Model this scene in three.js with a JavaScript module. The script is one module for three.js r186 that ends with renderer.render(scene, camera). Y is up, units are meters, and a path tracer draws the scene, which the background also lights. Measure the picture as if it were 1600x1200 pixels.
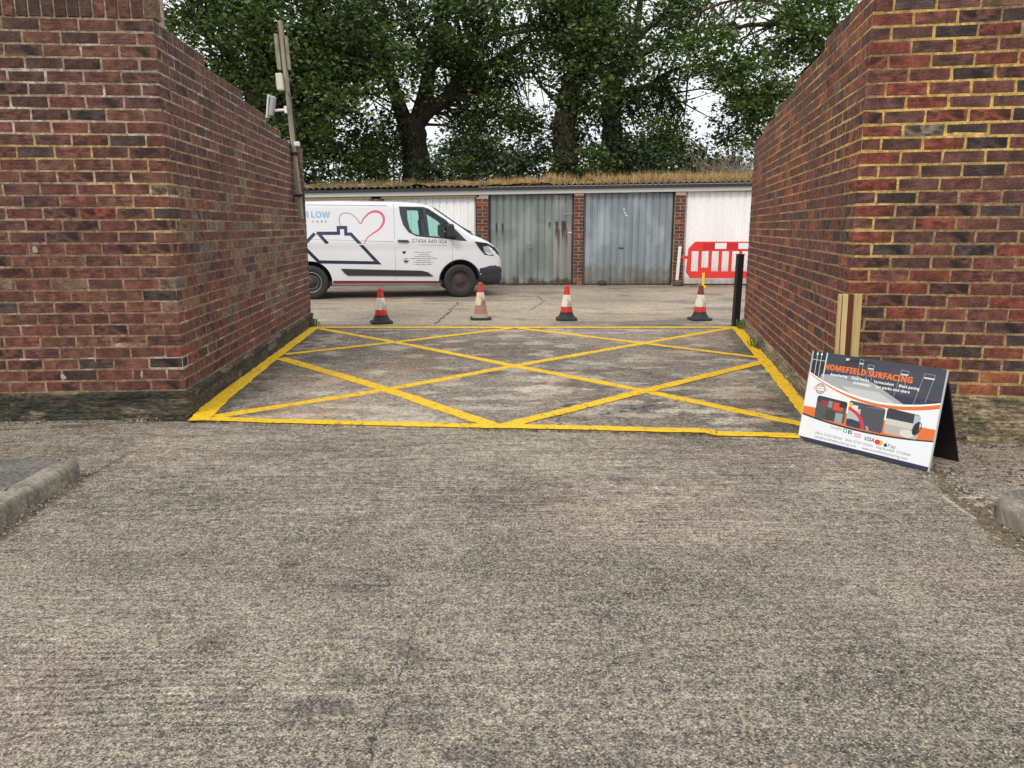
import * as THREE from 'three';
import { mergeGeometries, toCreasedNormals } from 'three/addons/utils/BufferGeometryUtils.js';
import { RoundedBoxGeometry } from 'three/addons/geometries/RoundedBoxGeometry.js';
import { Brush, Evaluator, SUBTRACTION } from 'three-bvh-csg';

// ---------------------------------------------------------------- camera, sky, sun, exposure
const scene = new THREE.Scene();
const FOCAL = 1200, EYE = 1.4, PITCH = Math.atan(245 / FOCAL);
const camera = new THREE.PerspectiveCamera(2 * Math.atan(600 / FOCAL) * 180 / Math.PI, 4 / 3, 0.05, 600);
camera.position.set(0, EYE, 0);
camera.rotation.set(-PITCH, 0, 0);
scene.add(camera);

const renderer = new THREE.WebGLRenderer({ antialias: true });
renderer.toneMapping = THREE.LinearToneMapping;
renderer.toneMappingExposure = 1.25;
renderer.shadowMap.enabled = true;

// ---------------------------------------------------------------- random numbers and noise
function rng(seed) { let s = seed >>> 0; return () => { s = (s + 0x6D2B79F5) | 0; let t = Math.imul(s ^ (s >>> 15), 1 | s); t = (t + Math.imul(t ^ (t >>> 7), 61 | t)) ^ t; return ((t ^ (t >>> 14)) >>> 0) / 4294967296; }; }
const TAB = new Float32Array(65536); { const r = rng(77); for (let i = 0; i < 65536; i++) TAB[i] = r(); }
const h2 = (x, y) => TAB[(Math.imul(x, 7919) ^ Math.imul(y, 104729) ^ ((x * y) & 255)) & 65535];
function vn(x, y) { const ix = Math.floor(x), iy = Math.floor(y); let fx = x - ix, fy = y - iy; fx = fx * fx * (3 - 2 * fx); fy = fy * fy * (3 - 2 * fy); const a = h2(ix, iy), b = h2(ix + 1, iy), c = h2(ix, iy + 1), d = h2(ix + 1, iy + 1); return a + (b - a) * fx + (c - a) * fy + (a - b - c + d) * fx * fy; }
function fbm(x, y, o = 4) { let s = 0, a = 0.5, n = 0; for (let i = 0; i < o; i++) { s += a * vn(x + i * 17.3, y + i * 9.1); n += a; a *= 0.5; x *= 2.03; y *= 2.03; } return s / n; }
const vr = (x, y, s, k = 0) => { const a = 0.63 + k * 1.1, c = Math.cos(a), d = Math.sin(a); return vn((x * c - y * d) * s + k * 37.7, (x * d + y * c) * s + k * 11.3); };
const vn3 = (x, y, z) => (vn(x + 31.7, y) + vn(y + 5.2, z + 11.9) + vn(z + 71.3, x + 3.3)) / 3;
const clamp = THREE.MathUtils.clamp, sst = THREE.MathUtils.smoothstep, lerp = THREE.MathUtils.lerp;
const gauss = (r) => (r() + r() + r() + r() - 2) * 1.0;

// the sky: an even white overcast, a little brighter overhead, with soft cloud mottling
{
  const W = 256, H = 128, d = new Float32Array(W * H * 4);
  for (let j = 0; j < H; j++) for (let i = 0; i < W; i++) {
    const up = ((j + 0.5) / H - 0.5) * Math.PI, y = Math.sin(up), a = (i + 0.5) / W * Math.PI * 2, k = (j * W + i) * 4;
    const cl = 0.93 + 0.14 * (fbm(Math.cos(a) * Math.cos(up) * 3 + 9, Math.sin(a) * Math.cos(up) * 3 + y * 2 + 9, 4));
    const L = (0.84 + 0.3 * Math.max(0, y)) * cl;
    d[k] = L * 0.955; d[k + 1] = L * 0.99; d[k + 2] = L * 1.035; d[k + 3] = 1;
  }
  const t = new THREE.DataTexture(d, W, H, THREE.RGBAFormat, THREE.FloatType);
  t.mapping = THREE.EquirectangularReflectionMapping; t.magFilter = THREE.LinearFilter; t.needsUpdate = true;
  scene.background = t; scene.environment = t;
}
const sun = new THREE.DirectionalLight(0xfff2e0, 1.1);
sun.position.set(-9, 17, 9); sun.target.position.set(0, 0, -9);
sun.castShadow = true; sun.shadow.radius = 30; sun.shadow.mapSize.set(2048, 2048);
Object.assign(sun.shadow.camera, { left: -25, right: 25, top: 25, bottom: -25, near: 1, far: 80 });
sun.name = 'sun'; scene.add(sun); scene.add(sun.target);

// ---------------------------------------------------------------- pixel of the photograph -> direction -> point on a surface
const CP = Math.cos(PITCH), SP = Math.sin(PITCH);
function ray(u, v) { const x = (u - 800) / FOCAL, y = (600 - v) / FOCAL; return [x, y * CP - SP, -(CP + y * SP)]; }
function G(u, v, h = 0) { const d = ray(u, v), t = (h - EYE) / d[1]; return new THREE.Vector3(d[0] * t, h, d[2] * t); }      // on the ground
function at(u, v, z) { const d = ray(u, v), t = z / d[2]; return new THREE.Vector3(d[0] * t, EYE + d[1] * t, z); }             // on the upright plane at depth z

// ---------------------------------------------------------------- scene helpers
const taken = new Map();
function numbered(n) { const k = taken.get(n) ?? 0; taken.set(n, k + 1); return k ? `${n}_${String(k).padStart(3, '0')}` : n; }
function tag(o, label, category, group) { o.userData.label = label; o.userData.category = category; if (group) o.userData.group = group; return o; }
function thing(name, label, category, pos = [0, 0, 0], turn = 0, group) { const o = new THREE.Group(); o.name = numbered(name); o.position.set(...pos); o.rotation.y = turn; scene.add(o); return tag(o, label, category, group); }
function mesh(name, geo, mat, parent) { const o = new THREE.Mesh(geo, mat); o.name = parent ? name : numbered(name); o.castShadow = o.receiveShadow = true; (parent ?? scene).add(o); return o; }
function struct(name, geo, mat) { const o = mesh(name, geo, mat); o.userData.kind = 'structure'; return o; }
const M4 = (x, y, z, rx = 0, ry = 0, rz = 0, sx = 1, sy = 1, sz = 1) => new THREE.Matrix4().compose(new THREE.Vector3(x, y, z), new THREE.Quaternion().setFromEuler(new THREE.Euler(rx, ry, rz)), new THREE.Vector3(sx, sy, sz));
const plain = (g) => { const n = g.index ? g.toNonIndexed() : g; for (const k of Object.keys(n.attributes)) if (!['position', 'normal', 'uv', 'color'].includes(k)) n.deleteAttribute(k); return n; };
const box = (w, h, d, x = 0, y = 0, z = 0, rx = 0, ry = 0, rz = 0) => plain(new THREE.BoxGeometry(w, h, d)).applyMatrix4(M4(x, y, z, rx, ry, rz));
const rbox = (w, h, d, r, x = 0, y = 0, z = 0, rx = 0, ry = 0, rz = 0) => plain(new RoundedBoxGeometry(w, h, d, 2, r)).applyMatrix4(M4(x, y, z, rx, ry, rz));
const cyl = (r0, r1, h, x = 0, y = 0, z = 0, rx = 0, ry = 0, rz = 0, n = 20) => plain(new THREE.CylinderGeometry(r0, r1, h, n)).applyMatrix4(M4(x, y, z, rx, ry, rz));
const lathe = (pts, n = 32) => plain(new THREE.LatheGeometry(pts.map(([r, y]) => new THREE.Vector2(r, y)), n));
const merge = (...gs) => mergeGeometries(gs.flat().map(plain), false);
const tube = (pts, r, n = 12, rs = 6) => plain(new THREE.TubeGeometry(new THREE.CatmullRomCurve3(pts.map((p) => p.isVector3 ? p : new THREE.Vector3(...p))), n, r, rs));
function tapered(pts, r0, r1, seg = 14, sides = 8, wob = 0, seed = 0) {          // a limb whose radius shrinks along it
  const c = new THREE.CatmullRomCurve3(pts), fr = c.computeFrenetFrames(seg, false), pos = [], uv = [], idx = [];
  for (let i = 0; i <= seg; i++) { const t = i / seg, p = c.getPointAt(t), r = lerp(r0, r1, Math.pow(t, 0.8));
    for (let k = 0; k <= sides; k++) { const a = k / sides * Math.PI * 2, w = 1 + wob * (vn(Math.cos(a) * 1.7 + seed, Math.sin(a) * 1.7 + t * 9) - 0.5) * 2, n = fr.normals[i], b = fr.binormals[i], ca = Math.cos(a) * r * w, sa = Math.sin(a) * r * w;
      pos.push(p.x + n.x * ca + b.x * sa, p.y + n.y * ca + b.y * sa, p.z + n.z * ca + b.z * sa); uv.push(k / sides * 2 * Math.PI * r0, t * c.getLength()); } }
  for (let i = 0; i < seg; i++) for (let k = 0; k < sides; k++) { const a = i * (sides + 1) + k, b = a + sides + 1; idx.push(a, a + 1, b, b, a + 1, b + 1); }
  const g = new THREE.BufferGeometry(); g.setAttribute('position', new THREE.Float32BufferAttribute(pos, 3)); g.setAttribute('uv', new THREE.Float32BufferAttribute(uv, 2)); g.setIndex(idx); g.computeVertexNormals(); return plain(g);
}
function grid(nx, ny, fn) {                                                       // a surface from fn(i/nx, j/ny) -> [x, y, z, u, v]
  const pos = [], uv = [], idx = [];
  for (let j = 0; j <= ny; j++) for (let i = 0; i <= nx; i++) { const p = fn(i / nx, j / ny); pos.push(p[0], p[1], p[2]); uv.push(p[3] ?? i / nx, p[4] ?? j / ny); }
  for (let j = 0; j < ny; j++) for (let i = 0; i < nx; i++) { const a = j * (nx + 1) + i, b = a + nx + 1; idx.push(a, a + 1, b, b, a + 1, b + 1); }
  const g = new THREE.BufferGeometry(); g.setAttribute('position', new THREE.Float32BufferAttribute(pos, 3)); g.setAttribute('uv', new THREE.Float32BufferAttribute(uv, 2)); g.setIndex(idx); g.computeVertexNormals(); return g;
}

// ---------------------------------------------------------------- textures: fn(u, v, out) with u, v in 0..1 writes r, g, b in 0..255 (sRGB) and a height 0..1 in out[3]
function texture(W, H, fn, { wrap = THREE.RepeatWrapping, bump = true, alpha = false } = {}) {
  const c = new Uint8Array(W * H * 4), b = bump ? new Uint8Array(W * H * 4) : null, o = [0, 0, 0, 0, 255];
  for (let j = 0; j < H; j++) for (let i = 0; i < W; i++) { o[4] = 255; fn((i + 0.5) / W, (j + 0.5) / H, o); const k = (j * W + i) * 4; c[k] = clamp(o[0], 0, 255); c[k + 1] = clamp(o[1], 0, 255); c[k + 2] = clamp(o[2], 0, 255); c[k + 3] = alpha ? clamp(o[4], 0, 255) : 255; if (b) { const h = clamp(o[3], 0, 1) * 255; b[k] = b[k + 1] = b[k + 2] = h; b[k + 3] = 255; } }
  const mk = (d, s) => { const t = new THREE.DataTexture(d, W, H); t.wrapS = t.wrapT = wrap; t.magFilter = THREE.LinearFilter; t.minFilter = THREE.LinearMipmapLinearFilter; t.generateMipmaps = true; t.colorSpace = s; t.needsUpdate = true; return t; };
  return { map: mk(c, THREE.SRGBColorSpace), bump: b ? mk(b, THREE.NoColorSpace) : null };
}
const std = (o) => new THREE.MeshStandardMaterial({ roughness: 0.85, ...o });
const lin = (r, g, b) => new THREE.Color().setRGB(r, g, b);
const segDist = (px, py, ax, ay, bx, by) => { const dx = bx - ax, dy = by - ay, t = clamp(((px - ax) * dx + (py - ay) * dy) / (dx * dx + dy * dy), 0, 1); return Math.hypot(px - ax - dx * t, py - ay - dy * t); };
const polyDist = (px, py, pts) => { let m = 9; for (let i = 1; i < pts.length; i++) m = Math.min(m, segDist(px, py, pts[i - 1][0], pts[i - 1][1], pts[i][0], pts[i][1])); return m; };
const GP = (list) => list.map(([u, v]) => { const p = G(u, v); return [p.x, p.z]; });
function canvasTexture(w, h, draw) { const c = document.createElement('canvas'); c.width = w; c.height = h; draw(c.getContext('2d'), w, h); const t = new THREE.CanvasTexture(c); t.colorSpace = THREE.SRGBColorSpace; t.magFilter = THREE.LinearFilter; return t; }

// ================================================================ THE GROUND
// one broad sheet to the horizon, then the concrete surfaces laid on it
const groundSheet = texture(256, 256, (u, v, o) => { const n = fbm(u * 40, v * 40, 4) * 40 + fbm(u * 6, v * 6) * 30; o[0] = 92 + n; o[1] = 86 + n; o[2] = 76 + n; o[3] = n / 80; });
groundSheet.map.repeat.set(60, 60);
{ const g = new THREE.PlaneGeometry(400, 400); g.rotateX(-Math.PI / 2); const o = struct('ground', g, std({ map: groundSheet.map, roughness: 1 })); o.position.set(0, -0.05, -60); tag(o, 'bare ground running out under the yard to the horizon', 'ground'); }

function flat(pts, y, mapUV, step) {                                               // a paved area with the outline pts [[x, z], ...]
  const s = new THREE.Shape(pts.map(([x, z]) => new THREE.Vector2(x, -z))), g = new THREE.ShapeGeometry(s), p = g.attributes.position, uv = g.attributes.uv;
  for (let i = 0; i < p.count; i++) { const x = p.getX(i), z = -p.getY(i); p.setXYZ(i, x, y, z); const [a, b] = mapUV(x, z); uv.setXY(i, a, b); }
  g.computeVertexNormals(); return g;
}
const yardFront = [[-2.93, -10.83], [3.3, -10.83]];
// --- the near road: ribbed concrete with exposed stones, stains and a crack
const RX0 = -3.9, RX1 = 3.9, RZ0 = -5.75, RZ1 = -1.35;
const roadStains = [[[560, 915], 0.16, 0.07, 0.9], [[600, 905], 0.12, 0.05, 0.6], [[505, 1110], 0.17, 0.07, 1], [[470, 1120], 0.09, 0.06, 0.8], [[560, 1060], 0.1, 0.06, 0.7], [[640, 1025], 0.13, 0.08, 0.7], [[650, 1120], 0.12, 0.14, 0.7], [[760, 1180], 0.2, 0.06, 0.6], [[1010, 1155], 0.2, 0.04, 0.6], [[1060, 748], 0.5, 0.07, 0.55], [[282, 865], 0.03, 0.03, 1], [[450, 882], 0.045, 0.03, 1], [[330, 1005], 0.09, 0.07, 0.5], [[365, 1090], 0.09, 0.04, 0.5], [[900, 1190], 0.2, 0.05, 0.6], [[1310, 1180], 0.2, 0.05, 0.4], [[950, 740], 0.4, 0.06, 0.3], [[335, 1000], 0.06, 0.05, 0.6]].map(([p, a, b, k]) => { const q = G(...p); return [q.x, q.z, a, b, k]; });
const roadCracks = [GP([[645, 970], [642, 1000], [640, 1025], [628, 1050], [622, 1075], [610, 1110], [585, 1150], [575, 1200]]), GP([[668, 955], [652, 975], [645, 985]])];
const roadSilt = [[GP([[1462, 742], [1480, 765], [1510, 790], [1560, 830], [1620, 870]]), 0.07], [GP([[1500, 790], [1540, 785], [1560, 800]]), 0.06], [GP([[0, 845], [60, 795], [128, 752]]), 0.03], [GP([[0, 672], [150, 664], [290, 656]]), 0.035], [GP([[1330, 700], [1480, 690], [1620, 690]]), 0.06], [GP([[135, 745], [190, 715], [240, 690]]), 0.012]];
const roadLime = [[GP([[1500, 778], [1530, 777], [1580, 776]]), 0.018], [GP([[1528, 790], [1545, 785]]), 0.02], [GP([[1552, 838], [1575, 850], [1600, 862]]), 0.014], [GP([[1470, 772], [1500, 795], [1525, 810]]), 0.012]];
const roadAt = (x, z, o) => {
  const wx = x + (vn(x * 3, z * 3) - 0.5) * 0.05, wz = z + (vn(x * 2 + 40, z * 2) - 0.5) * 0.06;
  const big = fbm(x * 0.55 + 3, z * 0.55 + 8, 4), mid = fbm(x * 2.6 + 11, z * 3.4, 3);
  const streak = vn(wx * 5 + 7, wz * 62), streak2 = vn(wx * 11, wz * 130), g1 = (vr(x, z, 150, 0) + vr(x, z, 171, 1)) * 0.7 - 0.2, g2 = (vr(x, z, 66, 2) + vr(x, z, 83, 3)) * 0.7 - 0.2, g3 = vr(x, z, 300, 4);
  const ribMask = sst(fbm(x * 0.5 + 30, z * 0.8 + 4, 2), 0.42, 0.66) * 0.6 + (1 - sst(Math.hypot((x + 1.15) / 0.75, (z + 2.15) / 0.3), 0.5, 1)) * 0.7;
  const rib = Math.sin((wz + 0.012 * vn(x * 1.3, 3)) * 190) * 0.5 + 0.5;
  let h = 0.42 + (g1 - 0.5) * 0.5 + (g2 - 0.5) * 0.42 + (streak - 0.5) * 0.2 + (streak2 - 0.5) * 0.12 + (rib - 0.5) * 0.22 * ribMask;
  let t = 0.86 + (g1 - 0.5) * 0.5 + (g2 - 0.5) * 0.3 + (g3 - 0.5) * 0.6 + (streak - 0.5) * (0.17 + 0.2 * sst(-z, 3, 4.2)) + (streak2 - 0.5) * 0.1 + (vr(x, z, 31, 6) - 0.5) * (0.16 + 0.2 * sst(-z, 2.8, 4.2)) + (big - 0.5) * 0.42 + (mid - 0.5) * 0.26 + (rib - 0.5) * 0.2 * ribMask;
  let r = 145 * t, gg = 136 * t, b = 123 * t;
  const pink = sst(fbm(x * 1.1 + 60, z * 1.1 + 20, 3), 0.52, 0.72) * 0.45; r *= 1 + 0.07 * pink; b *= 1 - 0.01 * pink; gg *= 1 - 0.03 * pink;
  // exposed stones, about a centimetre across
  for (let q = 0; q < 3; q++) { const cs = [0.013, 0.0088, 0.0062][q], ra = 1.0 - q * 0.35, rx = x * Math.cos(ra) - z * Math.sin(ra), rz = x * Math.sin(ra) + z * Math.cos(ra), cx = Math.floor(rx / cs), cz = Math.floor(rz / (cs * 0.9)), k = h2(cx + q * 777, cz - q * 333);
    if (k < (q ? 0.4 : 0.26) * (0.5 + big)) { const ox = (h2(cx + 91, cz + 17) * 0.5 + 0.25), oz = (h2(cx - 53, cz + 71) * 0.5 + 0.25), dx = rx / cs - cx - ox, dz = rz / (cs * 0.9) - cz - oz, d = Math.hypot(dx, dz), rad = 0.25 + 0.2 * h2(cx + 5, cz + 9);
      if (d < rad) { const tone = h2(cx + 13, cz - 29), e = 1 - sst(d, rad * 0.8, rad); const m = tone < 0.5 ? 1.46 : tone < 0.8 ? 0.62 : 1.2, w = e * 0.85; r = lerp(r, (tone > 0.9 ? 150 : 140) * m, w); gg = lerp(gg, 130 * m, w); b = lerp(b, (tone > 0.9 ? 98 : 112) * m, w); h += 0.24 * e; } } }
  // pits
  { const cs = 0.016, cx = Math.floor(x / cs), cz = Math.floor(z / cs), k = h2(cx + 411, cz + 19); if (k < 0.16) { const d = Math.hypot(x / cs - cx - 0.5, z / cs - cz - 0.5), e = 1 - sst(d, 0.1, 0.3); r *= 1 - 0.42 * e; gg *= 1 - 0.42 * e; b *= 1 - 0.42 * e; h -= 0.3 * e; } }
  // oil and tyre stains with their own ragged outlines
  let st = 0; for (const [sx, sz, a, bb, k] of roadStains) { const d = Math.hypot((x - sx) / a, (z - sz) / bb); if (d < 1.8) st = Math.max(st, k * (1 - sst(d + (fbm(x * 14, z * 18, 3) - 0.5) * 1.5, 0.35, 1.15))); }
  st = Math.max(st, 0.3 * sst(fbm(x * 1.7 + 80, z * 2.3 + 33, 4), 0.6, 0.78));
  st *= 0.45 + 0.55 * sst(vn(x * 55, z * 60), 0.2, 0.65);
  r *= 1 - 0.27 * st; gg *= 1 - 0.28 * st; b *= 1 - 0.25 * st;
  let si = 0; for (const [c, wd] of roadSilt) { const d = polyDist(x, z, c); if (d < wd * 2.5) si = Math.max(si, 1 - sst(d + (fbm(x * 7 + 3, z * 7, 4) - 0.5) * wd * 2.6, wd * 0.35, wd * 1.1)); }
  if (si > 0) { const k = si * (0.5 + 0.5 * sst(vn(x * 80, z * 80), 0.2, 0.6)); r = lerp(r, 78 + 40 * g2, k * 0.85); gg = lerp(gg, 66 + 36 * g2, k * 0.85); b = lerp(b, 48 + 28 * g2, k * 0.85); h -= 0.1 * k; }
  for (const [c, wd] of roadLime) { const d = polyDist(x, z, c), k = (1 - sst(d + (fbm(x * 16, z * 16, 3) - 0.5) * wd * 3, wd * 0.3, wd)) * 0.75; r = lerp(r, 206, k); gg = lerp(gg, 192, k); b = lerp(b, 168, k); h += 0.15 * k; }
  for (const c of roadCracks) { const d = polyDist(x + (vn(x * 40, z * 40) - 0.5) * 0.025, z, c), e = (1 - sst(d, 0.0008, 0.0032)) * sst(vn(x * 30, z * 30), 0.2, 0.6); r *= 1 - 0.5 * e; gg *= 1 - 0.5 * e; b *= 1 - 0.5 * e; h -= 0.3 * e; }
  o[0] = r; o[1] = gg; o[2] = b; o[3] = h;
};
const nearX = 2.3, nearZ0 = -3.2, nearZ1 = -1.25;
const roadFar = texture(2048, 768, (u, v, o) => roadAt(lerp(RX0, RX1, u), lerp(RZ0, nearZ0, v), o), { wrap: THREE.MirroredRepeatWrapping }), roadNear = texture(2048, 1024, (u, v, o) => roadAt(lerp(-nearX, nearX, u), lerp(nearZ0, nearZ1, v), o), { wrap: THREE.MirroredRepeatWrapping });
const roadMats = [roadFar, roadNear].map((t) => std({ map: t.map, bumpMap: t.bump, bumpScale: 0.011, roughness: 0.93 }));
const farUV = (x, z) => [(x - RX0) / (RX1 - RX0), (z - RZ0) / (nearZ0 - RZ0)], nearUV = (x, z) => [(x + nearX) / (2 * nearX), (z - nearZ0) / (nearZ1 - nearZ0)];
const frontLine = [[300, 659], [420, 664], [540, 667], [700, 671], [800, 673], [900, 675], [1020, 678], [1108, 680], [1120, 684], [1250, 688], [1300, 690]];
const fl = GP(frontLine);
{
  const o = struct('road', flat([[-9, nearZ0], [-9, -5.9], ...fl, [9, -5.5], [9, nearZ0]], 0, farUV), roadMats[0]);
  mesh('near_surface', flat([[-9, 6], [-9, nearZ0], [9, nearZ0], [9, 6]], 0, nearUV), roadMats[1], o);
  tag(o, 'ribbed beige concrete road with dark stains in front of the yellow box', 'road');
}
// --- the slab between the walls, a little proud of the road
const SX0 = -3.05, SX1 = 3.45, SZ0 = -10.95, SZ1 = -4.85;
const pale = [[[880, 592], 0.34, 0.3, 1], [[840, 610], 0.5, 0.16, 0.9], [[960, 632], 0.7, 0.1, 0.9], [[1120, 645], 0.8, 0.12, 0.9], [[1180, 660], 0.5, 0.1, 0.8], [[1010, 650], 0.6, 0.07, 0.6], [[760, 640], 0.6, 0.1, 0.55], [[560, 640], 0.4, 0.08, 0.5], [[480, 650], 0.4, 0.07, 0.6], [[1210, 600], 0.25, 0.3, 0.7], [[920, 575], 0.5, 0.2, 0.6], [[640, 600], 0.25, 0.1, 0.3], [[1130, 590], 0.3, 0.3, 0.35]].map(([p, a, b, k]) => { const q = G(...p); return [q.x, q.z, a, b, k]; });
const slabHole = G(888, 637);
const slabCracks = [GP([[872, 640], [880, 648], [872, 660], [880, 672]]), GP([[820, 664], [850, 655], [890, 640], [930, 634]]), GP([[935, 652], [1000, 640], [1060, 628]])];
const gutterL = [[-2.42, -5.5], [-2.86, -10.9]], gutterR = [[2.2, -5.2], [3.22, -10.9]];
const slab = texture(1280, 1280, (u, v, o) => {
  const x = lerp(SX0, SX1, u), z = lerp(SZ0, SZ1, v), big = fbm(x * 0.8 + 5, z * 0.7 + 2, 4), g1 = (vr(x, z, 116, 0) + vr(x, z, 131, 1)) * 0.7 - 0.2, g2 = (vr(x, z, 47, 2) + vr(x, z, 58, 3)) * 0.7 - 0.2, st = vn((x + z * 0.18) * 6, (z - x * 0.12) * 42), g3 = vr(x, z, 205, 4);
  let t = 0.86 + (g1 - 0.5) * 0.42 + (g2 - 0.5) * 0.4 + (g3 - 0.5) * 0.3 + (st - 0.5) * 0.15 + (big - 0.5) * 0.5, h = 0.45 + (g1 - 0.5) * 0.5 + (g2 - 0.5) * 0.5 + (st - 0.5) * 0.3;
  let r = 154 * t, g = 142 * t, b = 127 * t;
  let p = 0; for (const [sx, sz, a, bb, k] of pale) { const d = Math.hypot((x - sx) / a, (z - sz) / bb); if (d < 2) p = Math.max(p, k * (1 - sst(d + (fbm(x * 9, z * 11, 4) - 0.5) * 2.1, 0.3, 1.15))); }
  p = Math.max(p, 0.6 * sst(fbm(x * 3 + 8, z * 5 + 3, 4), 0.56, 0.7));
  p *= 0.55 + 0.75 * sst(vn(x * 70 + 5, z * 80), 0.25, 0.7);
  r = lerp(r, 214, p * 0.8); g = lerp(g, 202, p * 0.8); b = lerp(b, 180, p * 0.8); h += p * 0.12;
  const br = sst(fbm(x * 2.2 + 90, z * 2.6, 3), 0.6, 0.74) * 0.5; r *= 1 - 0.1 * br; g *= 1 - 0.2 * br; b *= 1 - 0.28 * br;
  const dl = polyDist(x, z, gutterL), dr = polyDist(x, z, gutterR), e = Math.max(1 - sst(dl + (fbm(x * 8, z * 8, 3) - 0.5) * 0.55, 0.12, 0.42), 0.8 * (1 - sst(dr + (fbm(x * 8 + 4, z * 8, 3) - 0.5) * 0.5, 0.1, 0.32)));    // silt and moss lying along the wall foot
  const silt = e * (0.45 + 0.55 * sst(vn(x * 60, z * 60), 0.25, 0.6)); r = lerp(r, 62, silt * 0.75); g = lerp(g, 60, silt * 0.75); b = lerp(b, 46, silt * 0.75);
  for (const c of slabCracks) { const d = polyDist(x + (vn(x * 30, z * 30) - 0.5) * 0.06, z + (vn(x * 30 + 9, z * 30) - 0.5) * 0.06, c), k = 1 - sst(d, 0.003, 0.011); r *= 1 - 0.6 * k; g *= 1 - 0.6 * k; b *= 1 - 0.6 * k; h -= 0.5 * k; }
  { const d = Math.hypot((x - slabHole.x) / 0.07, (z - slabHole.z) / 0.09) + (fbm(x * 20, z * 20, 3) - 0.5) * 1.4, k = 1 - sst(d, 0.5, 0.9); r = lerp(r, 70, k * 0.8); g = lerp(g, 62, k * 0.8); b = lerp(b, 50, k * 0.8); h -= 0.4 * k; }
  const d0 = sst(fbm(x * 2 + 7, z * 3 + 50, 4), 0.6, 0.72) * 0.6; r *= 1 - 0.25 * d0; g *= 1 - 0.24 * d0; b *= 1 - 0.2 * d0;
  o[0] = r; o[1] = g; o[2] = b; o[3] = h;
});
const SLAB_Y = 0.014;
{
  const top = flat([[-3.03, -10.83], ...fl.map(([x, z]) => [x, z + 0.012]), [3.4, -10.83]], SLAB_Y, (x, z) => [(x - SX0) / (SX1 - SX0), (z - SZ0) / (SZ1 - SZ0)]);
  const edge = grid(fl.length - 1, 1, (a, b) => { const [x, z] = fl[Math.round(a * (fl.length - 1))]; return [x, lerp(-0.02, SLAB_Y, b), z + 0.012, (x - SX0) / (SX1 - SX0), 0.9 + b * 0.003]; });
  const o = struct('driveway', merge(top, edge), std({ map: slab.map, bumpMap: slab.bump, bumpScale: 0.012, roughness: 0.92 }));
  tag(o, 'worn grey concrete driveway between the two brick walls', 'driveway');
}
// --- the yard in front of the garages
const YX0 = -11, YX1 = 11, YZ0 = -19.6, YZ1 = -10.7;
const yardCracks = [GP([[683, 506], [716, 472]]), GP([[490, 470], [800, 470], [1160, 471]]), GP([[830, 484], [850, 470], [838, 462]])];
const yard = texture(2048, 1024, (u, v, o) => {
  const x = lerp(YX0, YX1, u), z = lerp(YZ0, YZ1, v), big = fbm(x * 0.5 + 15, z * 0.6, 4), g1 = vr(x, z, 78, 0), g2 = vr(x, z, 26, 1), st = vn(x * 3, z * 22);
  let t = 0.94 + (g1 - 0.5) * 0.26 + (g2 - 0.5) * 0.2 + (st - 0.5) * 0.14 + (big - 0.5) * 0.32, r = 164 * t, g = 149 * t, b = 129 * t, h = 0.5 + (g1 - 0.5) * 0.5 + (st - 0.5) * 0.3;
  const d0 = sst(fbm(x * 1.2 + 40, z * 2 + 7, 4), 0.56, 0.74); r *= 1 - 0.2 * d0; g *= 1 - 0.19 * d0; b *= 1 - 0.16 * d0;
  for (const c of yardCracks) { const d = polyDist(x + (vn(x * 6, z * 6) - 0.5) * 0.08, z + (vn(x * 5 + 9, z * 5) - 0.5) * 0.06, c), k = 1 - sst(d, 0.006, 0.022); r *= 1 - 0.5 * k; g *= 1 - 0.5 * k; b *= 1 - 0.5 * k; h -= 0.4 * k; }
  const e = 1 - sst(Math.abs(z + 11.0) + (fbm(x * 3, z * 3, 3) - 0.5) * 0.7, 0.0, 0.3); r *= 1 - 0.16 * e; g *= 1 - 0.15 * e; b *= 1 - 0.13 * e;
  o[0] = r; o[1] = g; o[2] = b; o[3] = h;
});
{
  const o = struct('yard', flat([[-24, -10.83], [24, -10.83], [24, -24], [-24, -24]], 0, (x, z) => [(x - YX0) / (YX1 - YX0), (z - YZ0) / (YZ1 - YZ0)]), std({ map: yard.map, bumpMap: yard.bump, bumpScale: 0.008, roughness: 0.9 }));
  tag(o, 'pale concrete yard in front of the garage doors', 'yard');
}

// ================================================================ PAVEMENTS AND KERBS
const asphalt = texture(512, 512, (u, v, o) => { const g = vn(u * 256, v * 256), g2 = vn(u * 90, v * 90), b = fbm(u * 6, v * 6, 4), t = 0.8 + (g - 0.5) * 0.4 + (g2 - 0.5) * 0.3 + (b - 0.5) * 0.5; o[0] = 124 * t; o[1] = 119 * t; o[2] = 110 * t; o[3] = 0.5 + (g - 0.5) * 0.6 + (g2 - 0.5) * 0.5; });
const stoneTex = texture(512, 256, (u, v, o) => { const g = vn(u * 220, v * 110), g2 = vn(u * 60, v * 30), b = fbm(u * 9, v * 5, 4), t = 0.85 + (g - 0.5) * 0.3 + (g2 - 0.5) * 0.26 + (b - 0.5) * 0.5, m = sst(fbm(u * 14 + 5, v * 8, 3), 0.58, 0.7); o[0] = 156 * t * (1 - 0.05 * m); o[1] = 147 * t * (1 - 0.04 * m); o[2] = 132 * t * (1 - 0.09 * m); o[3] = 0.5 + (g - 0.5) * 0.4 + (g2 - 0.5) * 0.6; });
const asphaltMat = std({ map: asphalt.map, bumpMap: asphalt.bump, bumpScale: 0.006, roughness: 0.95 });
const kerbMat = std({ map: stoneTex.map, bumpMap: stoneTex.bump, bumpScale: 0.005, roughness: 0.9 });
const KA = new THREE.Vector3(-2.47, 0, -4.22), KB = new THREE.Vector3(-2.36, 0, -2.2);
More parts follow.
